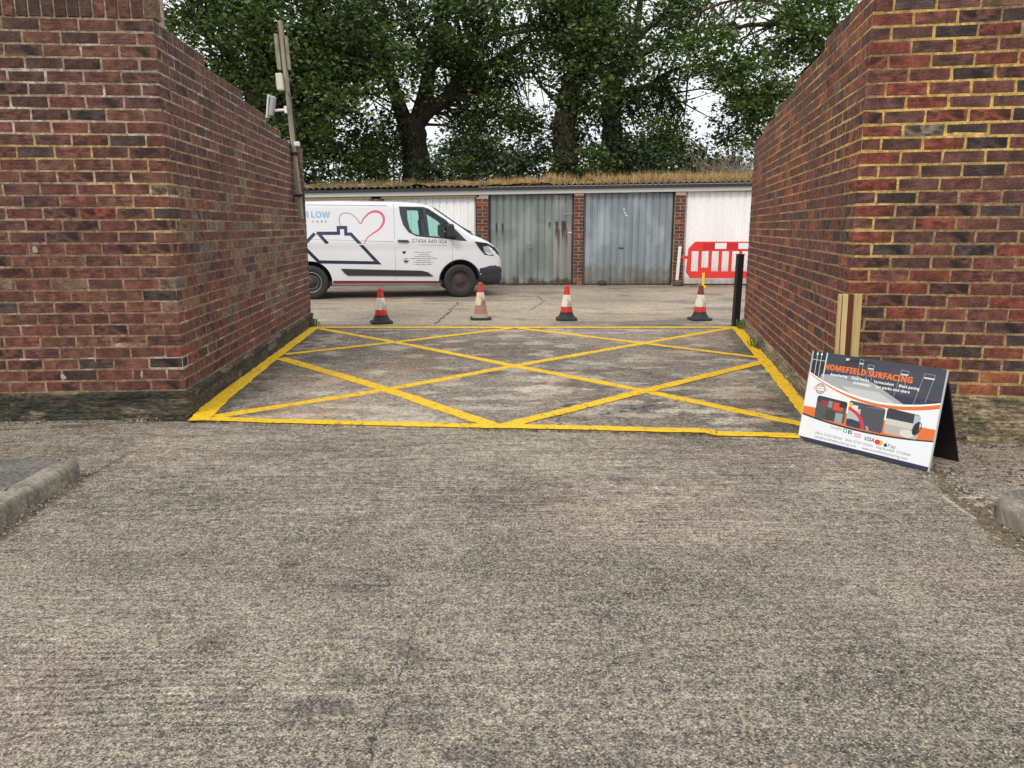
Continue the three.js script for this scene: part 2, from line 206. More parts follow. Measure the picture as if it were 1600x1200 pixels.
{
  // the left pavement: asphalt top behind a row of kerb stones
  const top = grid(30, 30, (a, b) => { const z = lerp(-4.24, 1.5, b), k = lerp(KA.x, KB.x, (z - KA.z) / (KB.z - KA.z)) - 0.125, x = lerp(-8, k, a); return [x, 0.088 + 0.012 * fbm(x * 2, z * 2, 3), z, x * 0.7, z * 0.7]; });
  const back = grid(30, 1, (a, b) => { const x = lerp(-8, KA.x - 0.125, a); return [x, lerp(-0.02, 0.092, b), -4.24, x * 0.7, b * 0.1]; });
  const o = struct('pavement', merge(top, back), asphaltMat); tag(o, 'dark asphalt pavement by the wall with the pole', 'pavement');
  const dir = KB.clone().sub(KA).normalize(), ang = Math.atan2(dir.x, dir.z), k = new THREE.Group(); k.name = 'kerb'; k.userData.kind = 'structure'; scene.add(k); tag(k, 'row of grey kerb stones edging the dark asphalt pavement', 'kerb');
  const lens = [0.53, 0.62, 0.9, 0.9, 0.9, 0.9]; let s = 0;
  lens.forEach((L, i) => { const g = new RoundedBoxGeometry(0.135, 0.2, L - 0.022, 4, i ? 0.02 : 0.03), p = g.attributes.position, uv = g.attributes.uv;
    for (let q = 0; q < p.count; q++) { const x = p.getX(q), y = p.getY(q), z = p.getZ(q), n = (fbm(x * 20 + i * 9, z * 16 + y * 18, 4) - 0.5) * 0.012; p.setXYZ(q, x + n, y + (y > 0 ? n : 0), z); uv.setXY(q, z * 1.1 + i * 0.37, (x + y) * 1.6); }
    g.computeVertexNormals();
    const c = KA.clone().addScaledVector(dir, s + L / 2); const m = mesh('kerb_stone', g, kerbMat, k); m.position.set(c.x - 0.067, 0.002 + (i % 2) * 0.004, c.z); m.rotation.y = ang; s += L; });
}
{
  // the right pavement: a rounded concrete corner
  const s = new THREE.Shape();
  s.moveTo(2.42, 2); s.lineTo(2.365, -3.42); s.quadraticCurveTo(2.36, -3.60, 2.48, -3.70); s.quadraticCurveTo(2.56, -3.745, 2.8, -3.75); s.lineTo(9, -3.85); s.lineTo(9, 2); s.closePath();
  const sh = new THREE.Shape(s.getPoints(10).map((q) => new THREE.Vector2(q.x, -q.y)));
  const g = plain(new THREE.ExtrudeGeometry(sh, { depth: 0.1, bevelThickness: 0.03, bevelSize: 0.03, bevelOffset: -0.03, bevelSegments: 4, curveSegments: 20 })); g.rotateX(-Math.PI / 2); g.translate(0, -0.035, 0);
  const p = g.attributes.position, uv = g.attributes.uv; for (let i = 0; i < p.count; i++) uv.setXY(i, p.getX(i) * 1.1, (p.getZ(i) + p.getY(i)) * 1.1);
  const o = struct('pavement', g, kerbMat); tag(o, 'rounded concrete pavement corner near the advertising board', 'pavement');
}

// ================================================================ BRICKS
const BL = 0.2388, BH = 0.0728, BD = 0.1136, JOINT = 0.0102, PL = BL + JOINT, PH = BH + JOINT;
const brickTex = [0, 1, 2, 3].map((k) => texture(256, 256, (u, v, o) => {
  const x = u * 0.5, y = v * 0.5, g = vn(x * 420 + k * 50, y * 420), g2 = vn(x * 130 + k * 9, y * 150), cr = vn(x * 24 + k * 31, y * 170 + k), b = fbm(x * 20 + k * 13, y * 20, 4), f = h2(Math.floor(x * 400) + k * 7, Math.floor(y * 400) + 3);
  let t = 0.86 + (g - 0.5) * 0.22 + (g2 - 0.5) * 0.2 + (b - 0.5) * 0.62 + (k === 1 ? (cr - 0.5) * 0.34 : (cr - 0.5) * 0.14); if (f < 0.014) t *= 0.5; if (f > 0.988) t *= 1.25;
  const c = 238 * Math.min(1.06, t), so = sst(fbm(x * 16 + k * 40, y * 26, 4), 0.5, 0.68) * (k === 3 ? 0.4 : 0.14); o[0] = c * (1 - so); o[1] = c * (0.985 + 0.03 * b) * (1 - so * 0.86); o[2] = c * (0.97 + 0.05 * g2) * (1 - so * 0.8); o[3] = 0.5 + (g - 0.5) * 0.35 + (g2 - 0.5) * 0.4 + (cr - 0.5) * (k === 1 ? 0.7 : 0.3) - (f < 0.014 ? 0.4 : 0);
}));
const TONES = { red: [0.3, 0.077, 0.048], redbrown: [0.228, 0.081, 0.058], purple: [0.172, 0.074, 0.061], dark: [0.1, 0.064, 0.058], orange: [0.42, 0.14, 0.065], tan: [0.29, 0.175, 0.12], soot: [0.14, 0.072, 0.053], brown: [0.22, 0.093, 0.063], grey: [0.26, 0.19, 0.145], salmon: [0.3, 0.15, 0.1] };
const toneMats = {};
for (const [n, c] of Object.entries(TONES)) toneMats[n] = [0, 1, 2, 3].map((k) => [0.86, 1, 1.16].map((s) => std({ color: lin(c[0] * s, c[1] * s, c[2] * s), map: brickTex[k].map, bumpMap: brickTex[k].bump, bumpScale: 0.004, roughness: 0.9 })));
function chamferBox(L, H, D, c, r) {                                               // a brick with worn edges, not quite square
  const X = L / 2, Y = H / 2, Z = D / 2, j = () => (r() - 0.5) * 0.005, sk = j() * 0.8, V = {};
  for (const sx of [-1, 1]) for (const sy of [-1, 1]) for (const sz of [-1, 1]) { const k = `${sx}${sy}${sz}`, a = j(), b = j(), d = j() * 0.5, cx = c * (0.6 + r()), cy = c * (0.6 + r());
    V[k] = { x: [sx * X + a, sy * (Y - cy) + b + sk * sx, sz * (Z - c)], y: [sx * (X - cx) + a, sy * Y + b + sk * sx, sz * (Z - c)], z: [sx * (X - cx) + a, sy * (Y - cy) + b + sk * sx, sz * Z + d] }; }
  const pos = [], uv = [], ou = r() * 3, ov = r() * 3;
  const tri = (a, b, d) => { for (const q of [a, b, d]) { pos.push(...q); uv.push((q[0] + q[2] * 0.9) * 2 + ou, (q[1] + q[2] * 0.25) * 2 + ov); } };
  const quad = (a, b, d, e) => { const n = new THREE.Vector3().subVectors(new THREE.Vector3(...b), new THREE.Vector3(...a)).cross(new THREE.Vector3().subVectors(new THREE.Vector3(...d), new THREE.Vector3(...a))), m = new THREE.Vector3(a[0] + b[0] + d[0] + e[0], a[1] + b[1] + d[1] + e[1], a[2] + b[2] + d[2] + e[2]); if (n.dot(m) >= 0) { tri(a, b, d); tri(a, d, e); } else { tri(a, d, b); tri(a, e, d); } };
  const v = (sx, sy, sz, f) => V[`${sx}${sy}${sz}`][f];
  for (const s of [-1, 1]) { quad(v(s, -1, -1, 'x'), v(s, 1, -1, 'x'), v(s, 1, 1, 'x'), v(s, -1, 1, 'x')); quad(v(-1, s, -1, 'y'), v(1, s, -1, 'y'), v(1, s, 1, 'y'), v(-1, s, 1, 'y')); quad(v(-1, -1, s, 'z'), v(1, -1, s, 'z'), v(1, 1, s, 'z'), v(-1, 1, s, 'z')); }
  for (const a of [-1, 1]) for (const b of [-1, 1]) { quad(v(a, b, -1, 'x'), v(a, b, 1, 'x'), v(a, b, 1, 'y'), v(a, b, -1, 'y')); quad(v(a, -1, b, 'x'), v(a, 1, b, 'x'), v(a, 1, b, 'z'), v(a, -1, b, 'z')); quad(v(-1, a, b, 'y'), v(1, a, b, 'y'), v(1, a, b, 'z'), v(-1, a, b, 'z')); }
  const g = new THREE.BufferGeometry(); g.setAttribute('position', new THREE.Float32BufferAttribute(pos, 3)); g.setAttribute('uv', new THREE.Float32BufferAttribute(uv, 2)); g.computeVertexNormals(); return g;
}
const brickShapes = new Map();
function brickShape(L, H, r) { const key = L.toFixed(3) + '/' + H.toFixed(3); if (!brickShapes.has(key)) { const q = rng(Math.round(L * 1e4 + H * 1e5)); brickShapes.set(key, Array.from({ length: Math.abs(L - BL) < 1e-4 ? 14 : 5 }, () => chamferBox(L, H, BD, 0.0042, q))); } const a = brickShapes.get(key); return a[Math.floor(r() * a.length)]; }
const camV = new THREE.Vector3(0, EYE, 0);
function shows(p, n, area) {                                                        // how large a brick shows in the photograph
  const y = p.y - EYE, zc = -p.z * CP - y * SP, yc = y * CP - p.z * SP; if (zc < 0.2) return 0;
  const u = 800 + FOCAL * p.x / zc, v = 600 - FOCAL * yc / zc; if (u < -20 || u > 1620 || v < -20 || v > 1220) return 0;
  const d = camV.clone().sub(p), l = d.length(); return Math.max(0, d.dot(n) / l) * area / (l * l);
}
function wallTexture(W, H, len, hi, col) { return texture(W, H, (u, v, o) => { const s = u * len, y = v * hi, g = vn(s * 160, y * 160), g2 = vn(s * 40, y * 40), b = fbm(s * 1.6 + 4, y * 2 + 9, 4); col(s, y, b, o); const t = 0.86 + (g - 0.5) * 0.34 + (g2 - 0.5) * 0.3 + (b - 0.5) * 0.3; o[0] *= t; o[1] *= t; o[2] *= t; o[3] = 0.5 + (g - 0.5) * 0.6 + (g2 - 0.5) * 0.4; }, { wrap: THREE.MirroredRepeatWrapping }); }
const mixc = (o, c, k) => { o[0] = lerp(o[0], c[0], k); o[1] = lerp(o[1], c[1], k); o[2] = lerp(o[2], c[2], k); };

function brickWalls(cfg) {
  const t = thing('brick_wall', cfg.label, 'brick wall'), r = rng(cfg.seed), C = new THREE.Vector3(cfg.corner[0], 0, cfg.corner[1]);
  const faces = { facade: { d: new THREE.Vector3(cfg.fd[0], 0, cfg.fd[1]).normalize(), n: new THREE.Vector3(cfg.fn[0], 0, cfg.fn[1]).normalize(), len: cfg.flen }, side: { d: new THREE.Vector3(cfg.sd[0], 0, cfg.sd[1]).normalize(), n: new THREE.Vector3(cfg.sn[0], 0, cfg.sn[1]).normalize(), len: cfg.slen } };
  const y0 = cfg.y0, list = [];
  const coursesAt = (f, s) => f === 'facade' ? cfg.courses : cfg.steps.find(([m]) => s < m)[1];
  for (const [f, F] of Object.entries(faces)) {
    const maxC = f === 'facade' ? cfg.courses : Math.max(...cfg.steps.map((q) => q[1]));
    for (let i = f === 'side' ? -(cfg.below ?? 0) : 0; i < maxC; i++) { let s = (i % 2 === 0) === (f === 'facade') ? 0 : BD + JOINT;
      while (s < F.len - 0.04) { let L = BL; if (s + L > F.len) L = F.len - s; let cut = L; const m = s + L / 2;
        if (i < coursesAt(f, s + 0.02)) { if (i >= coursesAt(f, s + L)) { const lim = cfg.steps.find(([q]) => s < q)[0]; L = Math.max(0.06, Math.round((lim - s) / 0.06) * 0.06); if (L > BL) L = BL; cut = L; }
          const y = y0 + i * PH + BH / 2 + JOINT * 0.5, out = (r() - 0.5) * 0.0024, p = C.clone().addScaledVector(F.d, s + cut / 2).addScaledVector(F.n, -BD / 2 + out); p.y = y + (r() - 0.5) * 0.0016;
          list.push({ p, n: F.n, L: cut > BL - 0.012 ? BL : Math.max(0.06, Math.round(cut / 0.03) * 0.03), H: BH, tone: cfg.tone(f, s + cut / 2, y, r), k: Math.floor(r() * 4), sh: Math.floor(r() * 3), roll: (r() - 0.5) * 0.008 }); }
        s += BL + JOINT; } }
  }
  if (cfg.coping) { const F = faces.facade, yb = y0 + cfg.courses * PH; for (let s = -0.02; s < F.len; s += PH) { const p = C.clone().addScaledVector(F.d, s + BH / 2).addScaledVector(F.n, -BD / 2 + (r() - 0.5) * 0.005 + 0.006); p.y = yb + BL / 2 + 0.006; list.push({ p, n: F.n, L: BH, H: BL, tone: s < 0.03 ? 'tan' : (r() < 0.75 ? 'soot' : 'brown'), k: Math.floor(r() * 3), sh: Math.floor(r() * 3), roll: (r() - 0.5) * 0.01 }); } }
  for (const b of list) { b.a = shows(b.p.clone().addScaledVector(b.n, BD / 2), b.n, b.L * b.H); b.g = brickShape(b.L, b.H, r); }
  list.sort((a, b) => b.a - a.a);
  const one = new THREE.Vector3(1, 1, 1), q = new THREE.Quaternion(), rest = [];
  list.forEach((b, i) => { q.setFromEuler(new THREE.Euler(0, Math.atan2(b.n.x, b.n.z), b.roll, 'YXZ'));
    if (i < 298) { const m = mesh('brick', b.g, toneMats[b.tone][b.k][b.sh], t); m.position.copy(b.p); m.quaternion.copy(q); }
    else { const g = b.g.clone().applyMatrix4(new THREE.Matrix4().compose(b.p, q, one)), c = TONES[b.tone], s = [0.86, 1, 1.16][b.sh], n = g.attributes.position.count, col = new Float32Array(n * 3); for (let z = 0; z < n; z++) { col[z * 3] = c[0] * s; col[z * 3 + 1] = c[1] * s; col[z * 3 + 2] = c[2] * s; } g.setAttribute('color', new THREE.BufferAttribute(col, 3)); rest.push(g); } });
  const rm = mesh('brickwork', mergeGeometries(rest, false), std({ vertexColors: true, map: brickTex[1].map, bumpMap: brickTex[1].bump, bumpScale: 0.004, roughness: 0.9 }), t); rm.userData.kind = 'stuff';
  // the mortar body behind the brick faces
  const IN = 0.0022, TH = 0.24;
  for (const [f, F] of Object.entries(faces)) {
    const hi = y0 + Math.max(cfg.courses, ...cfg.steps.map((z) => z[1])) * PH + 0.3, tx = wallTexture(f === 'side' ? 1024 : 768, 512, F.len, hi, (s, y, b, o) => cfg.mortar(f, s, y, b, o)), parts = [];
    const segs = f === 'facade' ? [[0, F.len, cfg.courses]] : cfg.steps.map(([m, c], i) => [i ? cfg.steps[i - 1][0] : TH, Math.min(m, F.len), c]);
    for (const [a, b, c] of segs) { const top = y0 + c * PH - 0.004 + (f === 'facade' && cfg.coping ? 0.236 : 0), lo = f === 'facade' ? a + IN : a - (a > TH ? 0 : 0.02), g = plain(new THREE.BoxGeometry(b - lo, top + 0.05, TH)), p = g.attributes.position, uv = g.attributes.uv;
      for (let i = 0; i < p.count; i++) { const s = (lo + b) / 2 + p.getX(i), y = top / 2 - 0.025 + p.getY(i), z = p.getZ(i), w = C.clone().addScaledVector(F.d, s).addScaledVector(F.n, z - TH / 2 - IN); uv.setXY(i, s / F.len + z * 0.3, y / hi); p.setXYZ(i, w.x, y, w.z); }
      parts.push(plain(toCreasedNormals(g, 0.3))); }
    mesh('mortar', merge(parts), std({ map: tx.map, bumpMap: tx.bump, bumpScale: 0.006, roughness: 0.96, side: THREE.DoubleSide }), t);
  }
  // dabs of pale mortar left on the brick faces
  if (cfg.dabs) for (const [f, s, y, w, h, c] of cfg.dabs) { const F = faces[f], n = 22, q = C.clone().addScaledVector(F.d, s).addScaledVector(F.n, 0.0005), ex = new THREE.Vector3(F.n.z, 0, -F.n.x), ps = [], ix = []; ps.push(q.x + F.n.x * 0.003, y, q.z + F.n.z * 0.003); for (let i = 0; i < n; i++) { const a = i / n * Math.PI * 2, rr = 0.55 + 0.8 * vn(Math.cos(a) * 1.6 + s * 9, Math.sin(a) * 1.6 + y * 9), dx = Math.cos(a) * w * rr, dy = Math.sin(a) * h * rr; ps.push(q.x + ex.x * dx, y + dy, q.z + ex.z * dx); ix.push(0, 1 + i, 1 + (i + 1) % n); } const g = new THREE.BufferGeometry(); g.setAttribute('position', new THREE.Float32BufferAttribute(ps, 3)); g.setAttribute('uv', new THREE.Float32BufferAttribute(ps.map((v, i) => v).filter((v, i) => i % 3 !== 2), 2)); g.setIndex(ix); g.computeVertexNormals(); mesh('mortar_dab', g, std({ color: lin(...c), roughness: 1, side: THREE.DoubleSide, }), t); }
  // the rough concrete plinth, one strip round the corner
  const N = 160, path = (a) => { const d = a * (cfg.slen + cfg.flen), F = d < cfg.slen ? faces.side : faces.facade, s = Math.abs(cfg.slen - d), p = C.clone().addScaledVector(F.d, s), n = F.n.clone(); if (s < 0.035) { const m = faces.side.n.clone().add(faces.facade.n).normalize(); n.lerp(m, 1 - s / 0.035).normalize(); n.multiplyScalar(1 + 0.35 * (1 - s / 0.035)); } return { p, n, d, side: F === faces.side, s }; };
  const rows = [0, 0.12, 0.24, 0.36, 0.48, 0.6, 0.72, 0.84, 0.94, 1, 1.001];
  const ks = []; for (let i = 0; i <= N; i++) ks.push(i / N); const kc = cfg.slen / (cfg.slen + cfg.flen); for (const e of [-0.05, -0.02, -0.008, 0, 0.008, 0.02, 0.05]) ks.push(kc + e / (cfg.slen + cfg.flen) * 1.7); ks.sort((a, b) => a - b);
  const pg = grid(ks.length - 1, rows.length - 1, (a, b) => { const { p, n, d, side } = path(ks[Math.round(a * (ks.length - 1))]), row = Math.round(b * (rows.length - 1)), f = rows[row], hT = (side ? cfg.plinthSide : y0) - 0.004, y = Math.min(hT, f * hT) - (row === 0 ? 0.03 : 0);
    const off = row === rows.length - 1 ? -0.03 : cfg.proud + (fbm(d * 9 + cfg.seed, y * 16, 4) - 0.5) * 0.03 + (1 - f) * cfg.flare + (row >= rows.length - 2 ? -0.008 : 0) + cfg.ledge(f, d); return [p.x + n.x * off, y + (fbm(d * 6, 3 + f * 4, 3) - 0.5) * 0.016 * (row > 0 && row < rows.length - 1 ? 1 : 0), p.z + n.z * off, d * 0.6, y * 0.6 + f * 0.05]; });
  const px = texture(1024, 128, (u, v, o) => { const s = u * 1.667 * 4, y = v * 0.4, side = s < 0, g = vn(s * 130, y * 130), g2 = vn(s * 34, y * 60), b = fbm(s * 3 + cfg.seed, y * 9, 4), ly = vn(s * 4, y * 70); cfg.plinth(s, y, b, o); const t = 0.84 + (g - 0.5) * 0.34 + (g2 - 0.5) * 0.5 + (ly - 0.5) * 0.36 + (b - 0.5) * 0.4; o[0] *= t; o[1] *= t; o[2] *= t; o[3] = 0.5 + (g - 0.5) * 0.4 + (g2 - 0.5) * 0.6 + (ly - 0.5) * 0.3; });
  px.map.repeat.set(0.25, 4); px.bump.repeat.set(0.25, 4);
  mesh('plinth', pg, std({ map: px.map, bumpMap: px.bump, bumpScale: 0.014, roughness: 0.96, side: THREE.DoubleSide }), t);
  return t;
}
const LA = 4.72 * Math.PI / 180, pick = (r, list) => { let k = r() * list.reduce((a, b) => a + b[1], 0); for (const [n, w] of list) if ((k -= w) <= 0) return n; return list[0][0]; };
const leftWall = brickWalls({
  dabs: [['facade', 0.86, 0.325, 0.02, 0.024, [0.4, 0.34, 0.3]], ['facade', 0.3, 0.33, 0.01, 0.028, [0.34, 0.29, 0.24]], ['facade', 0.95, 1.245, 0.02, 0.022, [0.34, 0.29, 0.23]], ['facade', 0.62, 0.45, 0.008, 0.024, [0.34, 0.29, 0.24]]],
  label: 'dark weathered brick wall with a soldier coping and the camera pole at its far end', seed: 11, corner: [-2.439, -5.607], fd: [-Math.cos(LA), Math.sin(LA)], fn: [Math.sin(LA), Math.cos(LA)], sd: [-Math.sin(LA), -Math.cos(LA)], sn: [Math.cos(LA), -Math.sin(LA)],
  flen: 3.2, slen: 5.42, y0: 0.208, courses: 31, coping: true, steps: [[1.12, 31], [2.28, 30], [3.26, 29], [4.0, 28], [9, 27]], plinthSide: 0.2, proud: 0.016, flare: 0.014, ledge: (f) => f > 0.8 ? 0.014 : 0,
  tone: (f, s, y, r) => {
    if (f === 'facade') { if (y > 2.1 + r() * 0.35) return pick(r, [['soot', 6], ['brown', 4], ['purple', 2]]); if (y > 1.25) return pick(r, [['purple', 5], ['redbrown', 5], ['dark', 1.1], ['red', 0.5], ['brown', 2]]); return pick(r, [['brown', 5], ['redbrown', 4], ['dark', 1.1], ['purple', 3], ['tan', 0.3]]); }
    if (y > 2.0 + r() * 0.3) return pick(r, [['soot', 4], ['brown', 4], ['purple', 2]]);
    const patch = fbm(s * 0.9 + 2, y * 1.4 + 5, 3) - Math.abs(s - 2.3) * 0.045 - Math.abs(y - 1.15) * 0.42 + (r() - 0.5) * 0.24;
    if (patch > 0.28) return pick(r, [['tan', 5], ['grey', 4], ['brown', 4], ['redbrown', 2], ['dark', 1]]);
    return y > 1.3 ? pick(r, [['redbrown', 4], ['purple', 3], ['brown', 3], ['red', 1.2], ['salmon', 0.3]]) : pick(r, [['redbrown', 4], ['brown', 4], ['salmon', 0.5], ['red', 1.4], ['dark', 0.5]]);
  },
  mortar: (f, s, y, b, o) => { o[0] = 156; o[1] = 128; o[2] = 100; const yl = sst(y, 1.05, 1.45) * (1 - sst(y, 1.9, 2.25)) * sst(b, 0.36, 0.6); mixc(o, [192, 164, 106], yl * (f === 'side' ? 0.5 : 0.75)); const w = sst(fbm(s * 4, y * 7 + 30, 3), 0.56, 0.7); mixc(o, [214, 200, 188], w * (y > 2 ? 0.9 : y < 0.8 ? 0.7 : 0.3)); if (y > 2.0) mixc(o, [188, 168, 150], 0.5); },
  plinth: (s, y, b, o) => { o[0] = 88; o[1] = 80; o[2] = 66; mixc(o, [58, 60, 50], sst(b, 0.42, 0.62)); mixc(o, [128, 116, 98], sst(fbm(s * 4 + 7, y * 12, 3), 0.6, 0.75) * 0.8); },
});
const RA = 10.4 * Math.PI / 180, RF = RA;
const rightWall = brickWalls({
  label: 'red and purple brick wall with yellow mortar behind the advertising board', seed: 23, corner: [2.247, -5.15], fd: [Math.cos(RF), Math.sin(RF)], fn: [-Math.sin(RF), Math.cos(RF)], sd: [Math.sin(RA), -Math.cos(RA)], sn: [-Math.cos(RA), -Math.sin(RA)],
  flen: 2.6, slen: 5.85, below: 2, y0: 0.3, courses: 32, coping: false, steps: [[1.45, 31], [2.78, 30], [3.98, 29], [5.0, 28], [9, 27]], plinthSide: 0.13, proud: 0.012, flare: 0.03, ledge: (f, d) => f < 0.42 ? 0.012 : f > 0.9 ? -0.006 : 0,
  tone: (f, s, y, r) => {
    if (f === 'facade') { if (y > 1.85) return pick(r, [['red', 4.5], ['purple', 4], ['dark', 2], ['redbrown', 3], ['grey', 0.5], ['salmon', 0.4]]); if (s < 0.14 && y > 0.9) return pick(r, [['red', 5], ['redbrown', 2]]); if (y > 1.2) return pick(r, [['purple', 7], ['redbrown', 4], ['red', 1], ['dark', 1.2]]); return pick(r, [['redbrown', 6], ['purple', 4], ['dark', 1.5], ['red', 1.4], ['orange', 0.4]]); }
    return fbm(s * 1.3 + 40, y * 1.6 + 3, 3) > 0.47 ? pick(r, [['red', 6], ['orange', 3.4], ['redbrown', 4], ['purple', 1.4], ['dark', 0.6], ['tan', 0.3]]) : pick(r, [['redbrown', 6], ['brown', 3], ['purple', 1.4], ['red', 3], ['orange', 1.6], ['dark', 0.4]]);
  },
  mortar: (f, s, y, b, o) => { o[0] = 168; o[1] = 140; o[2] = 98; const up = sst(y, 1.55, 1.95) * (1 - sst(s, f === 'facade' ? 0.7 : 2.4, f === 'facade' ? 1.5 : 4)) * sst(b, 0.3, 0.5); mixc(o, [226, 186, 98], up * 0.85); mixc(o, [206, 174, 104], sst(b, 0.45, 0.62) * 0.7 * (y > 0.9 ? 1 : 0.5)); if (f === 'side' && y < 1.3) mixc(o, [196, 160, 134], 0.7); },
  plinth: (s, y, b, o) => { o[0] = 158; o[1] = 139; o[2] = 110; mixc(o, [104, 98, 74], sst(b, 0.42, 0.62) * 0.85); mixc(o, [180, 164, 138], sst(fbm(s * 4 + 7, y * 12, 3), 0.6, 0.75) * 0.7); },
});

// ================================================================ THE YELLOW BOX MARKING
const paint = texture(512, 512, (u, v, o) => { const g = vn(u * 300, v * 300), b = fbm(u * 12, v * 12, 4), w = sst(fbm(u * 34 + 4, v * 34, 3) + (g - 0.5) * 0.2, 0.64, 0.76), t = 0.97 + (g - 0.5) * 0.1 + (b - 0.5) * 0.12; o[0] = 255 * t; o[1] = 204 * t; o[2] = 4 + 40 * w; o[0] -= 70 * w; o[1] -= 56 * w; o[3] = 0.5 + (g - 0.5) * 0.7 + (b - 0.5) * 0.4; });
const paintMat = std({ map: paint.map, bumpMap: paint.bump, bumpScale: 0.006, roughness: 0.62 });
const boxMark = thing('box_marking', 'fresh yellow criss-cross box painted on the driveway', 'road marking');
let layer = 0;
function paintLine(name, pts, width, seed) {
  const c = pts.map(([x, z]) => new THREE.Vector2(x, z)), L = [0]; for (let i = 1; i < c.length; i++) L.push(L[i - 1] + c[i].distanceTo(c[i - 1]));
  const T = L[L.length - 1], n = Math.max(4, Math.round(T / 0.045)), y = SLAB_Y + 0.004 + (layer++) * 0.0009;
  const at2 = (d) => { let i = 1; while (i < c.length - 1 && L[i] < d) i++; const k = (d - L[i - 1]) / (L[i] - L[i - 1]), p = c[i - 1].clone().lerp(c[i], k), t = c[i].clone().sub(c[i - 1]).normalize(); return [p, t]; };
  const rag = (d, s) => (fbm(d * 9 + seed * 3.3, s * 7 + seed, 3) - 0.5) * 0.022 + (vn(d * 60 + seed, s * 3) - 0.5) * 0.009;
  const w = Array.isArray(width) ? (d) => lerp(width[0], width[1], d / T) : () => width;
  const offs = [1, 0.995, -0.995, -1];
  const g = grid(n, 3, (a, b) => { const d = a * T, [p, t] = at2(d), k = offs[Math.round(b * 3)], e = w(d) / 2 + rag(d, Math.sign(k)), x = p.x - t.y * k * e, z = p.y + t.x * k * e, edge = Math.abs(k) === 1; return [x, edge ? y - 0.004 : y + (vn(x * 40, z * 40) - 0.5) * 0.0006, z, x * 1.3, z * 1.3]; });
  return mesh(name, g, paintMat, boxMark);
}
paintMat.side = THREE.DoubleSide;
const lnp = (...q) => GP(q);
paintLine('diagonal_line', lnp([335, 654], [600, 612], [803, 574], [1142, 514]), 0.105, 1);
paintLine('diagonal_line', lnp([499, 515], [640, 541], [803, 574], [1000, 612], [1262, 668]), 0.105, 2);
paintLine('diagonal_line', lnp([438, 562], [600, 610], [770, 668]), 0.125, 3);
paintLine('diagonal_line', lnp([446, 556], [625, 536], [797, 515]), 0.1, 4);
paintLine('diagonal_line', lnp([812, 515], [1000, 538], [1200, 563]), 0.1, 5);
paintLine('diagonal_line', lnp([1194, 568], [1000, 616], [790, 669]), 0.115, 6);
paintLine('border_line', lnp([488, 513.6], [800, 514], [1152, 513.6]), 0.13, 7);
paintLine('border_line', [[-2.285, -5.42], [-2.40, -6.2], [-2.59, -8.2], [-2.78, -10.76]], [0.15, 0.14], 8);
paintLine('border_line', [[3.16, -10.78], [2.70, -8.15], [2.30, -5.9], [2.14, -5.02]], [0.13, 0.15], 9);
paintLine('border_line', [[G(318, 660).x, G(318, 660).z], ...fl.slice(1, 10)].map(([x, z]) => [x, z - 0.035]), 0.1, 10);

// ================================================================ THE GARAGE ROW
const GZ = -19.12, slope = 0.0153, topAt = (x) => 2.176 + slope * x;                // underside of the fascia along the row
const row = thing('garage_row', 'row of low garages with brick piers, white fascia and corrugated roof', 'garages');
const fasciaMat = std({ color: lin(0.5, 0.5, 0.48), roughness: 0.5 }), blackMat = std({ color: lin(0.018, 0.018, 0.02), roughness: 0.6 }), rustMat = std({ color: lin(0.12, 0.06, 0.035), roughness: 0.9 }), steelMat = std({ color: lin(0.35, 0.35, 0.35), roughness: 0.4, metalness: 0.8 });
function doorPanel(w, h, seed, col) {
  const amt = col === whiteDoor ? 0.18 : 0.55;
  const pitch = 0.172, n = Math.round(w / pitch), prof = []; for (let i = 0; i < n; i++) { const a = i / n * w, p = w / n; prof.push([a, 0], [a + p * 0.12, 0], [a + p * 0.2, 0.028], [a + p * 0.86, 0.028], [a + p * 0.92, 0]); } prof.push([w, 0]);
  const pos = [], uv = []; const q = (x0, z0, x1, z1) => { const P = [[x0, 0, z0], [x1, 0, z1], [x1, h, z1], [x0, 0, z0], [x1, h, z1], [x0, h, z0]]; for (const p of P) { pos.push(...p); uv.push(p[0] / w, p[1] / h); } };
  for (let i = 1; i < prof.length; i++) q(prof[i - 1][0], prof[i - 1][1], prof[i][0], prof[i][1]);
  const g = new THREE.BufferGeometry(); g.setAttribute('position', new THREE.Float32BufferAttribute(pos, 3)); g.setAttribute('uv', new THREE.Float32BufferAttribute(uv, 2)); g.computeVertexNormals();
  const t = texture(512, 512, (u, v, o) => { const x = u * w, y = v * h, st = vn(x * 60 + seed, y * 1.2), st2 = vn(x * 18 + seed * 3, y * 0.7), b = fbm(x * 2.2 + seed, y * 1.6, 4), g = vn(x * 90, y * 90), k = (amt < 1 ? 0.985 : 0.93) + ((st - 0.5) * 0.2 + (st2 - 0.5) * 0.2 + (b - 0.5) * 0.24) * amt + (g - 0.5) * 0.1; col(x, y, b, o); o[0] *= k; o[1] *= k; o[2] *= k; });
  return { g, map: t.map };
}
const drip = (x, y, cx, cy, w, len) => { const d = Math.abs(x - cx) / w; return d < 1.6 && y < cy ? (1 - sst(d + (vn(x * 120, y * 8) - 0.5) * 0.8, 0.3, 1.1)) * (1 - sst((cy - y) / len, 0.2, 1)) : y >= cy ? (1 - sst(Math.hypot((x - cx) / w, (y - cy) / w), 0.5, 1.1)) : 0; };
